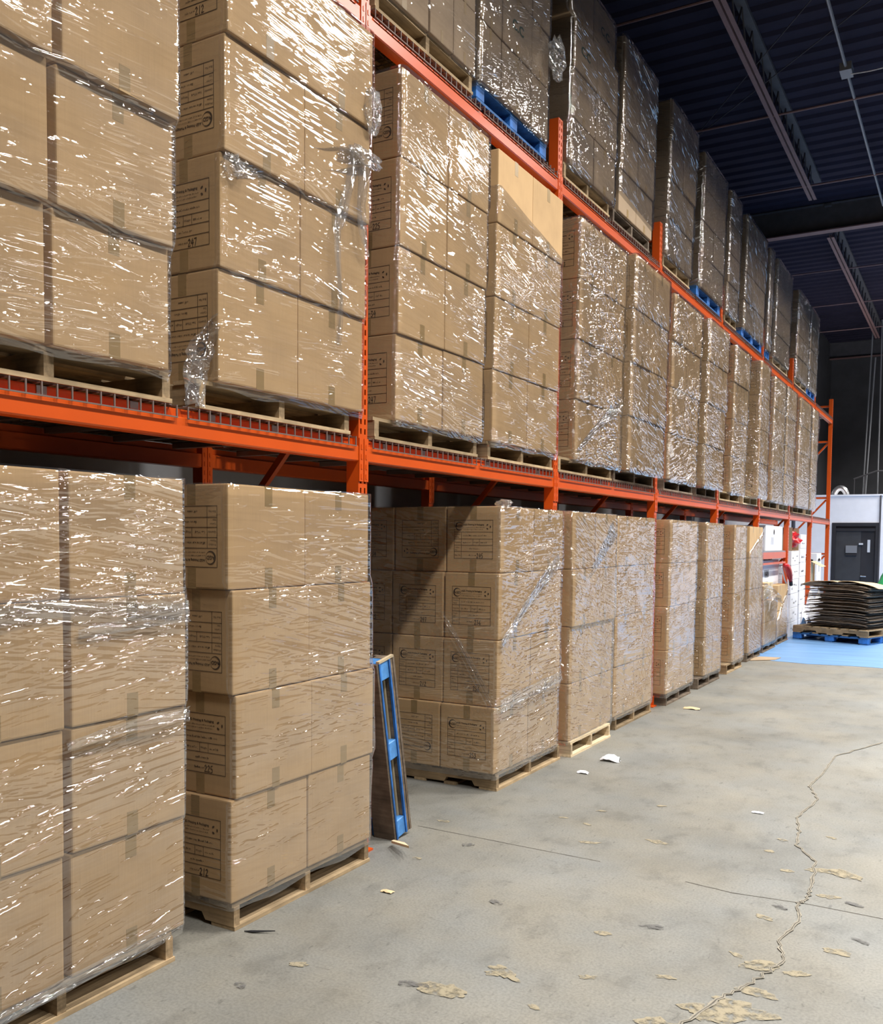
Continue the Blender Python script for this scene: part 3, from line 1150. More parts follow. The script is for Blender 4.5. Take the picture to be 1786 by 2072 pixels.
Mid('M1', 1.54, 2.60, lean=.11, gap=.034, film=1, py=(1.55, 2.645))
Mid('M2', 2.865, 3.895, lean=.075, film=4, labels=['down', '247', 'down', '212'], py=(2.79, 3.83), px=-2.725, dx=[.0, .0, .006, .0])
Mid('M3', 4.215, 5.215, lean=.04, film=2, labels=['247', '34', '225', 'down'], py=(4.06, 5.21))
Mid('M4', 5.365, 6.42, lean=.03, film=0, labels=['down', '34', '212', '245'], py=(5.36, 6.41), mat='card', zt=lambda t: 3.86 - .20 * t)
Mid('M5', 6.775, 7.83, lean=.035, film=3, labels=['34', '225', '212', '253'], py=(6.53, 7.70))
Mid('M6', 7.86, 8.90, -2.64, lean=.05, film=1, labels=['247', '34', 'down', '225'], py=(7.76, 8.9), pal='old')
Mid('M7', 9.27, 10.35, lean=.05, film=2, labels=['253', '247', '245', 'down'], py=(9.25, 10.35), pal='old')
Mid('M8', 10.50, 11.42, -2.655, lean=.05, film=5, py=(10.5, 11.4), pal='old')
Mid('M9', 12.03, 12.87, lean=.04, film=6, labels=['247', '212', '34', 'down'], py=(11.6, 12.7))
Mid('M10', 13.20, 13.86, -2.60, lean=.02, film=4, labels=['down', '245', '212', '225'], py=(12.95, 13.9), pal='new')
Mid('M11', 14.52, 15.46, -2.66, lean=.02, film=0, py=(14.3, 15.4))
Mid('M12', 15.60, 16.44, -2.66, lean=.03, film=3, py=(15.6, 16.4), pal='new')
Mid('M13', 16.82, 18.02, -2.66, lean=.03, film=1, py=(16.9, 18.0))
Mid('M14', 18.30, 18.95, -2.66, lean=.02, film=2, py=(18.3, 18.97), pal='new')

TZ0, TZ1 = 4.424, 5.86


def T(key, yl, yr, x=-2.70, pal='wood', py=None, lean=.03, film=0, layers=4, **kw):
    load(key, x, yl, yr, TZ0, TZ1 + kw.pop('dh', 0), layers, pal, HB[1] + .012, -2.72, py or (yl, yr), lean=lean, film=film, mat='card_dull_shaded', tapes=kw.pop('tapes', True), cdepth=.55,
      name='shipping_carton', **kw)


T('T1', 4.03, 5.08, lean=.0, cols=[.49, .255, .255], film='film_calm', gap=.012)
T('T2', 5.13, 6.17, pal='blue', cols=[.29, .43, .28], film=5, gap=.014, lean=.02, py=(5.14, 6.2))
T('T3', 6.58, 7.57, film=5, dy=[.0, .02, .02, -.03], dx=[0, .0, 0, -.02], pal='wood', py=(6.53, 7.5), lean=.02)
T('T4', 7.69, 8.62, film=5, pal='old', py=(7.6, 8.6), zb=lambda t: 4.58 - .06 * t, lean=.03)
T('T5', 9.04, 10.0, film=2, dh=.02, lean=.05)
T('T6', 10.36, 11.40, film=6, pal='blue', py=(10.3, 11.38))
T('T7', 11.62, 12.22, film=1, tapes=False)
T('T8', 12.56, 13.86, film=5, pal='blue', tapes=False)
T('T9', 14.12, 14.42, film=4, cols=[1.], tapes=False, pal='blue')
T('T10', 14.70, 15.95, film=6, tapes=False)
T('T11', 16.66, 17.88, film=1, tapes=False)
T('T12', 17.98, 18.92, film=2, tapes=False, pal='blue')

tag(BACK.build('cardboard_cartons', M['card']), 'brown cardboard cartons packed in the rows behind the visible front cartons', 'cartons', None, 'stuff')
# green print on the ends and fronts of the larger cartons
G = Print()
G.text('C.C', 0, -.05, .16, 'CENTER', bold=True)
GM = G.mesh('green_print', M['ink_green'])
G2 = Print()
G2.text('FRAGILE' if False else 'C.C', 0, -.05, .15, 'CENTER', bold=True)
GM2 = G2.mesh('green_print', M['ink_green'], plane='x')
for o in list(COL.objects):
    if o.name.startswith('shipping_carton'):
        lb = o['label']
        if 'near column, second layer' in lb and ('third' in lb or 'fifth' in lb) or ('near column, third layer' in lb and 'fourth top' in lb):
            link('green_print', GM, o, (-.05, -CY / 2 - .002, CZ * .5), None, (.7, 1, .8))
        elif ('middle column, second layer' in lb and 'second top' in lb) or ('third top' in lb and ('near column, third' in lb or 'far column, top' in lb)):
            link('green_print', GM2, o, (CX / 2 + .002, 0, CZ * .5), None, (1, .8, .7))

# ------------------------------------------------------------------ bunched film, knots and loose sheets
def wad_mesh(name, rx, ry, rz, seed, mat=None, sub=3):
    bm = bmesh.new()
    bmesh.ops.create_icosphere(bm, subdivisions=sub, radius=1)
    uvl = bm.loops.layers.uv.new('UVMap')
    for v in bm.verts:
        n = v.co.normalized()
        d = 1 + .45 * noise.noise(n * 2.2 + Vector((seed, 0, 0))) + .28 * noise.noise(n * 6 + Vector((0, seed, 0)))
        v.co = Vector((n.x * rx * d, n.y * ry * d, n.z * rz * d))
    for f in bm.faces:
        for l in f.loops:
            l[uvl].uv = (l.vert.co.y * 2, l.vert.co.z * 2 + l.vert.co.x)
    me = bpy.data.meshes.new(name)
    bm.to_mesh(me)
    bm.free()
    me.materials.append(mat or M['wad'])
    return me


def ribbon(name, pts, width, nrm, seed, mat, n=30, rip=.01):
    """a gathered strip of film along pts (list of Vector), lying across the direction nrm"""
    P = [Vector(p) for p in pts]
    nrm = Vector(nrm)
    mb = MB()
    mb.uv = []
    K = 7
    for i in range(n + 1):
        f = i / n * (len(P) - 1)
        a = int(min(f, len(P) - 2))
        p = P[a].lerp(P[a + 1], f - a)
        d = (P[a + 1] - P[a]).normalized()
        s = d.cross(nrm).normalized()
        wv = width[0] + (width[1] - width[0]) * i / n
        wv *= 1 + .25 * noise.noise((i * .25, seed, 0))
        for k in range(K):
            t = k / (K - 1) - .5
            q = p + s * t * wv + nrm * (rip * (noise.noise((i * .12, k * 1.3, seed)) + .6 * math.sin(k * 2.4 + seed)))
            mb.v.append(tuple(q))
            mb.uv.append((i / n * (P[-1] - P[0]).length, t * wv))
    for i in range(n):
        for k in range(K - 1):
            q = i * K + k
            mb.f.append((q, q + 1, q + K + 1, q + K))
    return mb.mesh(name, mat, True)


o = LOADS['M2']
link('film_knot', wad_mesh('film_knot', .028, .055, .045, 1), o, (-2.655, 2.92, 3.135))
link('film_knot', wad_mesh('film_knot', .03, .13, .035, 2), o, (-2.63, 3.83, 3.48))
link('film_knot', wad_mesh('film_knot', .03, .06, .10, 3), o, (-2.62, 3.875, 3.72))
link('film_tail', ribbon('film_tail', [(-2.64, 3.76, 3.47), (-2.63, 3.68, 3.25), (-2.635, 3.61, 3.08), (-2.64, 3.62, 2.93), (-2.645, 3.65, 2.75), (-2.66, 3.65, 2.55)], (.07, .035), (1, 0, 0), 4, M['wad'], 40, .014), o)
link('film_tail', ribbon('film_tail', [(-2.635, 3.83, 3.46), (-2.63, 3.79, 3.25), (-2.64, 3.83, 3.08), (-2.64, 3.87, 3.02)], (.10, .03), (1, 0, 0), 5, M['wad'], 30, .014), o)
link('film_band', ribbon('film_band', [(-2.672, 2.95, 3.13), (-2.66, 3.3, 3.28), (-2.645, 3.83, 3.47)], (.07, .14), (1, 0, 0), 8, M['band'], 30, .006), o)
# loose crumpled sheet standing at the foot of that load
mb = MB()
mb.uv = []
outl = [(2.72, .0), (2.70, .12), (2.72, .21), (2.78, .29), (2.85, .36), (2.90, .42)]
for i in range(22):
    t = i / 21
    f = t * (len(outl) - 1)
    a = min(int(f), len(outl) - 2)
    yl_ = outl[a][0] + (outl[a + 1][0] - outl[a][0]) * (f - a)
    z_ = 2.155 + (outl[a][1] + (outl[a + 1][1] - outl[a][1]) * (f - a))
    for k in range(10):
        s = k / 9
        yy = yl_ + (2.90 - yl_) * s * (.55 + .45 * t) + .0
        mb.v.append((-2.715 + .05 * noise.noise((t * 5, s * 4, 2)) + .022 * noise.noise((t * 14, s * 12, 5)), yy, z_ + .015 * noise.noise((s * 5, t * 4, 9))))
        mb.uv.append((yy, z_))
for i in range(21):
    for k in range(9):
        q = i * 10 + k
        mb.f.append((q, q + 1, q + 11, q + 10))
link('loose_film', mb.mesh('loose_film', M['wad'], True), o)

o = LOADS['F3']
link('film_knot', wad_mesh('film_knot', .05, .06, .022, 6), o, (-2.66, 5.47, 1.872))
for i_, (dz_, dx_, w_) in enumerate([(0, 0, .014), (.045, -.01, .010), (-.05, .0, .012), (.09, -.02, .008), (.13, -.05, .007)]):
    link('film_band', ribbon('film_band', [(-2.655 + dx_, 5.322, .55 + dz_), (-2.78 + dx_, 5.324, .74 + dz_), (-2.93 + dx_, 5.326, .98 + dz_ * .8), (-3.02 + dx_, 5.328, 1.1 + dz_ * .6)], (w_, .004), (0, -1, 0), 3 + i_, M['wad'], 30, .003), o)
link('film_band', ribbon('film_band', [(-2.61, 5.36, .96), (-2.605, 5.7, 1.18), (-2.605, 6.05, 1.38), (-2.61, 6.3, 1.5)], (.05, .10), (1, 0, 0), 5, M['band'], 30, .004), o)
link('film_band', ribbon('film_band', [(-2.605, 5.34, .56), (-2.60, 5.7, .60), (-2.60, 6.35, .64)], (.09, .07), (1, 0, 0), 6, M['band'], 30, .005), o)
o = LOADS['F4']
link('film_band', ribbon('film_band', [(-2.59, 6.82, 1.34), (-2.588, 7.1, 1.52), (-2.588, 7.42, 1.74)], (.04, .17), (1, 0, 0), 7, M['band'], 30, .005), o)
o = LOADS['M5']
link('film_band', ribbon('film_band', [(-2.685, 6.80, 2.32), (-2.675, 7.2, 2.55), (-2.67, 7.78, 2.82)], (.04, .12), (1, 0, 0), 9, M['band'], 30, .005), o)
o = LOADS['F1']
link('film_band', ribbon('film_band', [(-2.600, 1.56, 1.37), (-2.597, 2.0, 1.405), (-2.597, 2.59, 1.37)], (.10, .06), (1, 0, 0), 11, M['band'], 30, .007), o)
link('film_band', ribbon('film_band', [(-2.600, 2.10, 1.30), (-2.590, 2.4, 1.33), (-2.590, 2.60, 1.35)], (.03, .08), (1, 0, 0), 12, M['band'], 20, .007), o)
link('film_band', ribbon('film_band', [(-2.600, 2.05, .93), (-2.592, 2.3, .955), (-2.592, 2.60, .955)], (.03, .06), (1, 0, 0), 14, M['band'], 20, .007), o)
link('film_band', ribbon('film_band', [(-2.605, 1.75, .11), (-2.598, 2.2, .13), (-2.598, 2.5, .14)], (.05, .06), (1, 0, 0), 15, M['band'], 20, .007), o)
o = LOADS['T2']
link('film_knot', wad_mesh('film_knot', .05, .08, .14, 8), o, (-2.63, 6.17, 4.98))
o = LOADS['M14']
mb = MB()
mb.uv = []
for i in range(13):
    for k in range(15):
        s, t = i / 12, k / 14
        yy = 18.95 + s * (.95 - .35 * (1 - t))
        zz = 3.0 + t * 1.05
        mb.v.append((-2.64 - .12 * s + .05 * noise.noise((s * 4, t * 5, 1)), yy, zz + .03 * noise.noise((s * 3, t * 3, 4))))
        mb.uv.append((yy, zz))
for i in range(12):
    for k in range(14):
        q = i * 15 + k
        mb.f.append((q, q + 15, q + 16, q + 1))
link('loose_film', mb.mesh('loose_film', M['film'][1], True), o)

# ------------------------------------------------------------------ half loads and white goods at the far end
lab = 'tenth floor-standing load along the aisle'
pallet('old', (-2.66, 14.70, .001), 1.0, 'dark weathered wooden pallet under the half-height %s' % lab)
for L in range(2):
    for c in range(2):
        carton('cardboard_carton', (-2.84, 14.42 + c * .5, .12 + L * .33), (.38, .49, .325), 'card', 'brown carton, %s column, %s layer of the half-height %s' % (('near', 'far')[c], ('bottom', 'upper')[L], lab), 'cartons on the tenth load', None, True)
for i, (yy, w, h, xx) in enumerate([(14.42, .36, .20, -2.84), (14.86, .40, .23, -2.86), (15.02, .5, .26, -3.2)]):
    carton('cardboard_carton', (xx, yy, .79), (.34, w, h), 'card_pale', '%s loose tan carton on top of the half-height tenth floor-standing load' % ('small', 'middle-sized', 'large')[i], 'cartons on the tenth load', None, i > 0)
o = link('stretch_wrap', film_shell(-2.645, 14.16, 15.17, .12, .80, None, [14.67], [.45], M['film'][3], 77, zt=lambda t: .93 - .22 * t + .06 * math.sin(t * 9), bulge=.02, nz=24))
tag(o, 'torn crumpled stretch wrap around the half-height tenth floor-standing load', 'plastic wrap', 'stretch wrap on the loads')
link('loose_film', ribbon('loose_film', [(-2.63, 14.2, .93), (-2.57, 14.6, .85), (-2.55, 15.0, .74)], (.22, .10), (1, 0, .3), 21, M['wad'], 24, .04), o)
lab = 'eleventh floor-standing load beside the white cartons'
pallet('old', (-2.68, 15.95, .001), .95, 'dark weathered wooden pallet under the %s' % lab)
for L in range(2):
    for c in range(2):
        carton('cardboard_carton', (-2.88, 15.72 + c * .46, .12 + L * .42), (.38, .45, .41), 'card', 'brown carton, %s column, %s layer of the %s' % (('near', 'far')[c], ('bottom', 'upper')[L], lab), 'cartons on the eleventh load', None, True)
o = link('stretch_wrap', film_shell(-2.685, 15.49, 16.41, .12, .96, None, [15.95], [.54], M['film'][2], 78, zt=lambda t: .42 + .45 * t, bulge=.03, nz=24))
tag(o, 'loose slumped stretch wrap around the %s' % lab, 'plastic wrap', 'stretch wrap on the loads')
tag(MB().prism([(-2.63, 13.2), (-2.35, 13.45), (-2.32, 13.75), (-2.6, 13.7), (-2.68, 13.5)], .004, .012, 'z').build('cardboard_scrap', M['card_dull_shaded']), 'flat torn cardboard scrap on the floor by the ninth load', 'scrap')


def white_carton(loc, dims, label, group=None, prt=None, mat='white_box'):
    o = link('white_carton', rounded_box('white_carton', dims[0], dims[1], dims[2], .008, M[mat]), None, loc)
    tag(o, label, 'carton', group)
    if prt:
        for pm, plc in prt:
            link('printed_mark', pm, o, plc)
    return o


# shelf board level in the sixth bay
t = thing('shelf_beam', 'dull red low shelf beam under the big white carton', 'shelf beam', (-2.74, 15.27, 1.38))
MB().box(-.05, 0, -1.2, 1.2, 0, .10).build('beam_rail', M['orange'], t)
t = thing('shelf_beam', 'thin red rail across the white carton below the low shelf', 'shelf beam', (-2.74, 15.27, 1.29))
MB().box(-.03, 0, -1.2, 1.2, 0, .03).build('beam_rail', M['orange'], t)
tag(MB().box(-3.75, -2.75, 14.06, 16.46, 1.48, 1.50).build('shelf_board', M['plate']), 'grey shelf board carrying the big white carton', 'shelf board')
P = Print()
P.disc(.25, .30, .045, .045)
for k in range(4):
    P.rect(.02 + k * .06, .03 + k * .06, .10, .22)
white_carton((-3.1, 15.7, 1.50), (.6, 1.45, .40), 'big white carton with a black dot on the low shelf under the rack', None,
             [(P.mesh('printed_mark', M['ink'], plane='x'), (.302, -.3, 0))])
P = Print()
P.text('VAN', 0, 0, .17, bold=True)
P.greek(0, -.09, .3, .03, random.Random(3))
white_carton((-3.15, 15.7, .55), (.6, 1.45, .80), 'large white carton marked VAN standing below the low shelf', None, [(P.mesh('printed_mark', M['ink'], plane='x'), (.303, -.50, .53))])
white_carton((-3.15, 15.7, .02), (.6, 1.45, .53), 'large plain white carton on the floor below the VAN carton')
GW = 'tall stack of long white cartons'
for i in range(6):
    P = Print()
    rng = random.Random(i)
    for q in range(3):
        P.greek(-.3 + q * .2, rng.uniform(.05, .15), .14, rng.choice((.018, .03, .04)), rng)
    P2 = Print()
    for q in range(2):
        P2.greek(-.22 + q * .22, rng.uniform(.05, .15), .16, rng.choice((.018, .03, .05)), rng)
    white_carton((-3.0, 17.3 + rng.uniform(-.02, .02), .002 + i * .248), (.55, .78, .245), 'long white printed carton, %s from the floor in the stack by the red tool' % ORD[i + 1], GW,
                 [(P.mesh('printed_mark', M['ink'], plane='x'), (.278, 0, 0)), (P2.mesh('printed_mark', M['ink']), (0, -.393, 0))])
for i in range(7):
    P = Print()
    rng = random.Random(i + 20)
    P.greek(-.2, .08, .3, rng.choice((.03, .05)), rng)
    white_carton((-3.0, 18.15 + rng.uniform(-.02, .02), .002 + i * .255), (.55, .62, .252), 'white printed carton, %s from the floor in the second taller stack' % ORD[i + 1], 'second taller stack of white cartons',
                 [(P.mesh('printed_mark', M['ink'], plane='x'), (.278, 0, 0))])
# open brown carton with a red bundle on the first stack
t = thing('open_carton', 'open brown carton holding a red bundle, on top of the white stack', 'carton', (-3.0, 17.3, 1.495))
MB().box(-.27, .27, -.35, .35, 0, .008).build('carton_bottom', M['card_dull_shaded'], t)
MB().box(-.27, -.26, -.35, .35, .008, .40).build('carton_wall', M['card_dull_shaded'], t)
MB().box(-.26, .27, -.35, -.342, .008, .40).build('carton_wall', M['card_dull_shaded'], t)
MB().box(-.26, .27, .342, .35, .008, .40).build('carton_wall', M['card_dull_shaded'], t)
tag(link('red_bundle', wad_mesh('red_bundle', .20, .30, .17, 31, M['red']), None, (-2.86, 17.3, 1.68)), 'crumpled red plastic bundle inside the open brown carton', 'bundle')
t = thing('red_tool', 'curved red tool with a dark tip standing before the white stack', 'tool', (-2.66, 16.3, 0))
pts = [(0, -.38 + .07 * k, 1.27 - .012 * k - .0028 * k * k) for k in range(9)]
MB().tube([(p[0], p[1] * 1.0, p[2]) for p in pts], [.03, .045, .055, .06, .06, .055, .05, .04, .03], 8).build('red_grip', M['red'], t, smooth=True)
MB().tube([(0, pts[-1][1], pts[-1][2]), (0, pts[-1][1] + .05, .92)], .03, 8).build('dark_tip', M['black'], t)
MB().tube([(-.05, -.40, 1.24), (-.05, -.1, 1.02), (-.05, .12, .92)], .012, 6).build('pale_edge', M['pale'], t)
t = thing('open_carton', 'tan carton with one raised flap standing beyond the white stacks', 'carton', (-2.95, 19.6, .85))
for b in ((-.2, .2, -.3, .3, 0, .01), (-.2, -.19, -.3, .3, .01, .42), (.19, .2, -.3, -.02, .01, .42), (-.19, .19, -.3, -.29, .01, .42), (-.19, .19, .29, .3, .01, .42)):
    MB().box(*b).build('carton_wall', M['card_pale'], t)
Mx = Matrix.Translation((.2, 0, .42)) @ Matrix.Rotation(math.radians(28), 4, 'Y')
MB().box(0, .22, -.3, .3, 0, .006, Mx).build('raised_flap', M['card_pale'], t)
white_carton((-2.98, 19.6, .43), (.5, .7, .42), 'upper of two plain white cartons under the tan flapped carton', 'plain white cartons under the flapped carton')
white_carton((-2.98, 19.6, .005), (.5, .7, .42), 'lower of two plain white cartons under the tan flapped carton', 'plain white cartons under the flapped carton')
P = Print()
P.line((-.16, .26), (0, .29), .05)
P.line((0, .29), (.16, .26), .05)
P.line((0, .27), (0, .04), .045)
for i, zz in enumerate((.005, .48, .95)):
    white_carton((-3.05, 20.75, zz), (.5, .62, .47), '%s white carton of the stack marked with a T emblem' % ('bottom', 'middle', 'top')[i], 'white cartons with a T emblem', [(P.mesh('printed_mark', M['ink'], plane='x'), (.252, 0, .06)), (P.mesh('printed_mark', M['ink']), (0, -.312, .06))])
for i in range(4):
    white_carton((-3.50, (17.2, 18.15, 19.6, 20.55)[i], .005), (.4, .9, 1.75 - .1 * i), 'tall white carton, %s in the row behind against the wall' % ORD[i + 1], 'tall white cartons against the wall')


def sheet(name, cx, cy, cz, sx, sy, sz, seed, mat, n=14):
    mb = MB()
    for i in range(n + 1):
        for k in range(n + 1):
            s, t_ = i / n - .5, k / n - .5
            r = math.hypot(s, t_)
            h = max(0, 1 - 2.2 * r * r) + .55 * noise.noise((s * 5 + seed, t_ * 5, 1)) + .25 * noise.noise((s * 12, t_ * 12, seed))
            mb.v.append((s * sx * (1 + .2 * noise.noise((t_ * 5, seed, 0))), t_ * sy * (1 + .2 * noise.noise((s * 5, seed, 3))), max(0.002, h * sz)))
    for i in range(n):
        for k in range(n):
            q = i * (n + 1) + k
            mb.f.append((q, q + n + 1, q + n + 2, q + 1))
    return mb.build(name, mat, None, (cx, cy, cz), True)


tag(sheet('plastic_bag', -2.55, 18.5, .003, .5, .9, .62, 3, M['bag']), 'crumpled white plastic bags heaped behind the flattened cardboard', 'plastic bag')

# ------------------------------------------------------------------ flattened cardboard stack on two pallets
a = Vector((-2.68, 16.70))
b = Vector((-1.43, 16.24))
ang = math.atan2(b.y - a.y, b.x - a.x)          # direction of the long front edge
# the pallets' -y side (stringer side) is the long side facing the camera
ctr = a.lerp(b, .5)
din = Vector((-math.sin(ang), math.cos(ang)))
c2 = ctr + din * .50
front = b + din * .50                             # origin of a pallet: middle of its +x edge
pallet('blue', (front.x, front.y, .004), 1.0, 'blue painted block pallet on the blue floor, under the brown pallet', ang, None).scale = (1.10, 1, 1.0)
pallet('wood', (front.x, front.y, .122), 1.0, 'brown wooden pallet on a blue pallet, under the flattened cardboard', ang, None).scale = (1.10, 1, 1.0)
SH = MB()
SHm = [MB().box(-.5, .5, -.42, .42, 0, .008).mesh('cardboard_sheet', M['edge']) for _ in range(1)]
# bent sheets: a slightly sagging plate, mesh shared by all


def sheet_mesh(w, d_, th, sag, seed, mat):
    mb = MB()
    nx, ny = 8, 4
    for top in (0, 1):
        for i in range(nx + 1):
            for k in range(ny + 1):
                s, t_ = i / nx - .5, k / ny - .5
                z = sag * (abs(s) * 2) ** 3 * -1 + .012 * noise.noise((s * 3, t_ * 3, seed)) + top * th
                mb.v.append((s * w, t_ * d_, z))
    m_ = (nx + 1) * (ny + 1)
    for i in range(nx):
        for k in range(ny):
            q = i * (ny + 1) + k
            mb.f.append((q + m_, q + m_ + ny + 1, q + m_ + ny + 2, q + m_ + 1))
            mb.f.append((q, q + 1, q + ny + 2, q + ny + 1))
    for i in range(nx):
        for k in (0, ny):
            q = i * (ny + 1) + k
            mb.f.append((q, q + ny + 1, q + ny + 1 + m_, q + m_) if k == 0 else (q, q + m_, q + m_ + ny + 1, q + ny + 1))
    for k in range(ny):
        for i in (0, nx):
            q = i * (ny + 1) + k
            mb.f.append((q, q + m_, q + m_ + 1, q + 1) if i == 0 else (q, q + 1, q + m_ + 1, q + m_))
    return mb.mesh('cardboard_sheet', mat)


TENS = {20: 'twenty', 30: 'thirty', 40: 'forty'}


def NTH(n):
    if n < 15:
        return ORD[n]
    if n < 20:
        return ['fifteenth', 'sixteenth', 'seventeenth', 'eighteenth', 'nineteenth'][n - 15]
    if n % 10 == 0:
        return {20: 'twentieth', 30: 'thirtieth', 40: 'fortieth'}[n]
    return TENS[n - n % 10] + '-' + ORD[n % 10]


SMS = [sheet_mesh(1.02, .84, .009, .018, s, M['edge']) for s in range(4)]
SMT = sheet_mesh(.66, .7, .008, .05, 9, M['card_pale'])
rng = random.Random(5)
z = .242
ns = 40
GS = 'flattened cardboard sheets in the stack'
for i in range(ns):
    px = c2 + Vector((math.cos(ang), math.sin(ang))) * .09 + Vector((rng.uniform(-.04, .04), rng.uniform(-.05, .05)))
    o = link('cardboard_sheet', SMS[i % 4], None, (px.x, px.y, z + .02), (rng.uniform(-.01, .01), rng.uniform(-.012, .012), ang + rng.uniform(-.05, .05)), (rng.uniform(.96, 1.04), rng.uniform(.94, 1.05), 1))
    tag(o, 'flattened brown cardboard sheet, %s from the bottom of the tall stack' % NTH(i + 1), 'cardboard', GS)
    z += .0172
for s, dz, ry in ((-1, .03, -.10), (1, .025, .13)):
    px = c2 + Vector((math.cos(ang), math.sin(ang))) * (s * .32 + .09) - din * .02
    o = link('cardboard_sheet', SMT, None, (px.x, px.y, z + dz + .02), (-.06, ry, ang + s * .03))
    tag(o, 'clean tan cardboard sheet lying on top of the stack, %s' % ('toward the rack' if s < 0 else 'toward the green bag'), 'cardboard')

# green bag, white bag and carton at the edge of the picture
carton('cardboard_carton', (-1.10, 17.75, .004), (.55, .55, .36), 'card_dull_shaded', 'brown carton on the blue floor beside the pallet of flattened cardboard', None, None, True)
tag(sheet('plastic_bag', -1.18, 17.58, .364, .72, .5, .26, 8, M['bag']), 'white plastic bag draped over the brown carton beside the cardboard stack', 'plastic bag')
mb = MB()
for i in range(15):
    t_ = i / 14
    for k in range(16):
        a_ = 2 * PI * k / 16
        r = .03 + .28 * t_ ** .8 + .035 * noise.noise((math.cos(a_) * 2, math.sin(a_) * 2, t_ * 4)) * t_ * 3
        mb.v.append((math.cos(a_) * r, math.sin(a_) * r * .6, 1.30 - .72 * t_))
for i in range(14):
    for k in range(16):
        mb.f.append((i * 16 + k, i * 16 + (k + 1) % 16, (i + 1) * 16 + (k + 1) % 16, (i + 1) * 16 + k))
o = thing('green_bag', 'green fabric bag hanging on a stand beyond the white plastic bag', 'bag', (-1.29, 18.5, 0))
link('bag_cloth', mb.mesh('bag_cloth', M['green'], True), o)
MB().tube([(0, 0, 0), (0, 0, 1.5)], .014, 6).box(-.2, .2, -.2, .2, 0, .02).build('stand_pole', M['steel_grey'], o)

# ------------------------------------------------------------------ blue pallet standing on edge, leaning to the second load
# local frame: X = depth into the rack (-x world), Z = height, Y = thickness (along the aisle)
t = thing('leaning_pallet', 'weathered blue pallet standing on edge, leaning against the second floor-standing load', 'pallet', (-2.66, 4.185, 0))
t.rotation_euler = (math.radians(11.0), 0, 0)      # top leans towards the near load
HH, TH = .995, .165
# near deck boards (weathered), run up the height
for i in range(7):
    x1 = -.005 - i * .158
    MB().box(x1 - .135, x1, 0, .017, 0, HH + .01 * math.sin(i * 3)).build('deck_board', M['oldz'], t)
# far deck
for i in range(5):
    x1 = -.0 - i * .22
    MB().box(x1 - .12, x1, TH - .017, TH, .0, HH - .012 * math.sin(i * 2)).build('bottom_board', M['oldz'], t)
rb = [rounded_box('block', .12, .085, .10, .004, M['blue_bright'], 1)]
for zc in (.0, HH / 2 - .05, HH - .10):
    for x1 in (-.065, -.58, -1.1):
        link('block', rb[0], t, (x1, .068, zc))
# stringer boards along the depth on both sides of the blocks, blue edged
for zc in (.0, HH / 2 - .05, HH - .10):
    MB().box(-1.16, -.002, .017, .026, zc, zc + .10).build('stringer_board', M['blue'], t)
for yy in (.017, .110):
    MB().box(-.012, .001, yy, yy + .012, 0, HH).build('edge_board', M['blue'], t)
MB().box(-.10, -.004, .113, .150, 0, HH).build('side_board', M['oldz'], t)
MB().box(-.40, -.035, .095, .108, .02, HH - .02).build('inner_board', M['new_z'], t)
MB().box(-.02, .0, .02, TH - .005, HH, HH + .012).build('end_cap', M['new_y'], t)
o = MB().prism([(0, 0), (.02, -.025), (.25, -.035), (.13, .0)], 0, .012, 'z').build('wood_splinter', M['new_x'], None, (-2.63, 4.12, .002))
o.rotation_euler = (0, -.18, -.55)
o.location.z = .02
tag(o, 'pointed wood splinter on the floor below the leaning blue pallet', 'splinter')

# ------------------------------------------------------------------ floor marks: crack, joint, patches (parts of the floor), litter


def strip(name, pts, w0, mat, z, seed, jag=.02, sub=8):
    P = []
    for (a, b) in zip(pts, pts[1:]):
        for i in range(sub):
            t_ = i / sub
            P.append(Vector((a[0] + (b[0] - a[0]) * t_, a[1] + (b[1] - a[1]) * t_)))
    P.append(Vector(pts[-1]))
    mb = MB()
    for i, p in enumerate(P):
        d = (P[min(i + 1, len(P) - 1)] - P[max(i - 1, 0)]).normalized()
        n = Vector((-d.y, d.x))
        j = jag * noise.noise((i * .9, seed, 0))
        w = w0 * (.45 + .9 * abs(noise.noise((i * .7, seed, 5))))
        for s in (-1, 1):
            q = p + n * (j + s * w)
            mb.v.append((q.x, q.y, z))
    for i in range(len(P) - 1):
        mb.f.append((2 * i, 2 * i + 2, 2 * i + 3, 2 * i + 1))
    return mb.build(name, mat, fl)


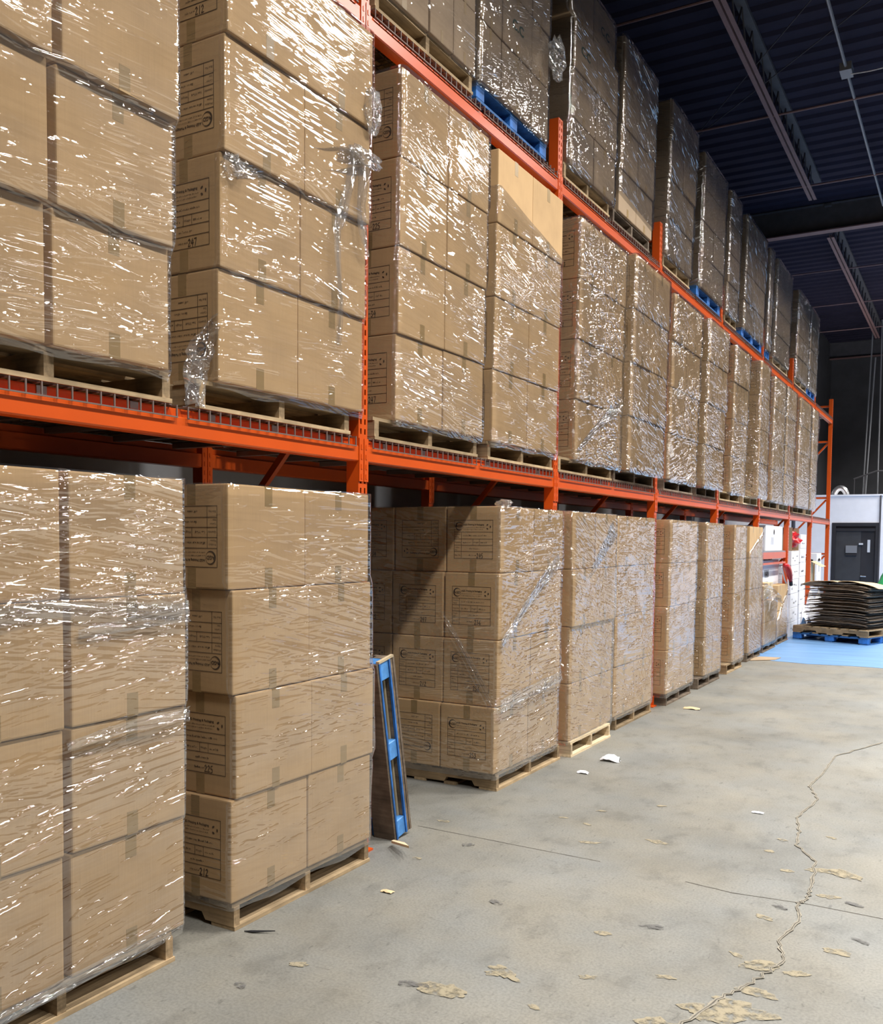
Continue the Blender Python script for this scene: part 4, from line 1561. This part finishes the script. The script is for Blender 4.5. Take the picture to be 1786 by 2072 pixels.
CR = [(-.6, 8.36), (-.87, 7.63), (-.88, 6.93), (-.91, 6.6), (-.87, 6.47), (-.81, 6.27), (-.86, 5.78), (-.81, 5.54), (-.78, 5.25), (-.65, 5.02), (-.62, 4.67), (-.61, 4.47), (-.64, 4.37), (-.60, 4.21), (-.64, 3.93), (-.59, 3.75), (-.66, 3.5), (-.73, 3.33), (-.80, 3.08), (-.88, 2.7)]
strip('crack_rim', CR, .012, M['crack_rim'], .0045, 4)
strip('crack', CR, .003, M['crack'], .005, 4)
strip('control_joint', [(-2.7, 4.48), (-1.91, 4.46), (-1.6, 4.455)], .0035, M['crack'], .0012, 3, .003)
strip('control_joint', [(-1.15, 4.40), (-.92, 4.37), (-.59, 4.41), (1.5, 4.35)], .005, M['crack'], .0012, 5, .004)
PT = [(-2.61, 4.63, .07), (-2.05, 5.06, .05), (-1.88, 5.01, .05), (-1.76, 4.71, .10), (-1.44, 4.91, .09), (-.89, 5.07, .05), (-.76, 4.81, .06), (-.63, 5.48, .05), (-.58, 4.91, .14), (-.53, 4.55, .08), (-.74, 4.15, .07), (-1.29, 3.63, .06),
      (-.76, 3.71, .06), (-.42, 3.94, .09), (-.53, 3.66, .07), (-1.2, 3.23, .06), (-.95, 3.38, .06), (-1.51, 3.08, .08), (-1.59, 2.88, .09), (-1.28, 2.92, .05), (-.63, 3.43, .10), (-.79, 3.19, .09), (-.71, 3.31, .08), (-2.42, 4.01, .05), (-2.19, 2.76, .06), (-1.9, 5.3, .05), (-1.62, 5.6, .05), (-.86, 5.3, .05), (-.70, 3.22, .22), (-.86, 3.02, .16), (-.50, 4.9, .15), (-1.62, 2.86, .14), (-1.48, 3.1, .12), (-.66, 3.66, .12)]
PD = [(-1.12, 3.8, .09), (-.42, 4.51, .07), (-1.73, 2.85, .09), (-1.82, 3.7, .06), (-.7, 4.3, .05), (-2.27, 2.52, .05), (-2.3, 4.33, .06), (-1.5, 2.6, .08), (-.35, 4.1, .06)]
rng = random.Random(3)
for lst, mt, nm in ((PT, 'patch', 'worn_patch'), (PD, 'patch_dark', 'oil_stain')):
    for i, (x_, y_, r) in enumerate(lst):
        el = rng.uniform(.35, .6)
        an = rng.uniform(-.5, .5)
        mb = MB()
        n = 22
        for k in range(n):
            a_ = 2 * PI * k / n
            rr = r * .62 * (1 + .5 * noise.noise((math.cos(a_) * 1.5, math.sin(a_) * 1.5, i * 3.7)) + .3 * noise.noise((math.cos(a_) * 5, math.sin(a_) * 5, i * 1.3)))
            px, py = rr * math.cos(a_), rr * el * math.sin(a_)
            mb.v.append((x_ + px * math.cos(an) - py * math.sin(an), y_ + px * math.sin(an) + py * math.cos(an), .0016 + .00006 * i + (.0022 if nm == 'oil_stain' else 0)))
        mb.f.append(tuple(range(n)))
        mb.build(nm, M[mt], fl)


def scrap(x_, y_, r, seed, mat, label, h=.02):
    o = sheet('paper_scrap', x_, y_, .002, r * 2, r, h, seed, mat, 6)
    tag(o, label, 'scrap')


scrap(-2.29, 6.56, .07, 3, M['bag'], 'crumpled white paper scrap on the floor before the fourth load', .05)
scrap(-2.33, 6.11, .04, 5, M['bag'], 'tiny white paper scrap on the floor before the third load', .02)
scrap(-2.34, 9.05, .08, 6, M['card_pale'], 'tan cardboard chip on the floor before the sixth load', .02)
scrap(-1.08, 5.76, .035, 7, M['bag'], 'flat white paper chip in the middle of the aisle floor', .008)
scrap(-2.30, 3.55, .03, 9, M['card_pale'], 'small wood chip on the floor before the second load', .01)
o = MB().prism([(0, 0), (.03, .008), (.13, .012), (.04, -.006)], 0, .004, 'z').build('dark_sliver', M['black'], None, (-2.57, 2.88, .002))
o.rotation_euler = (0, -.05, .35)
tag(o, 'thin dark sliver on the floor at the corner of the second load', 'scrap')
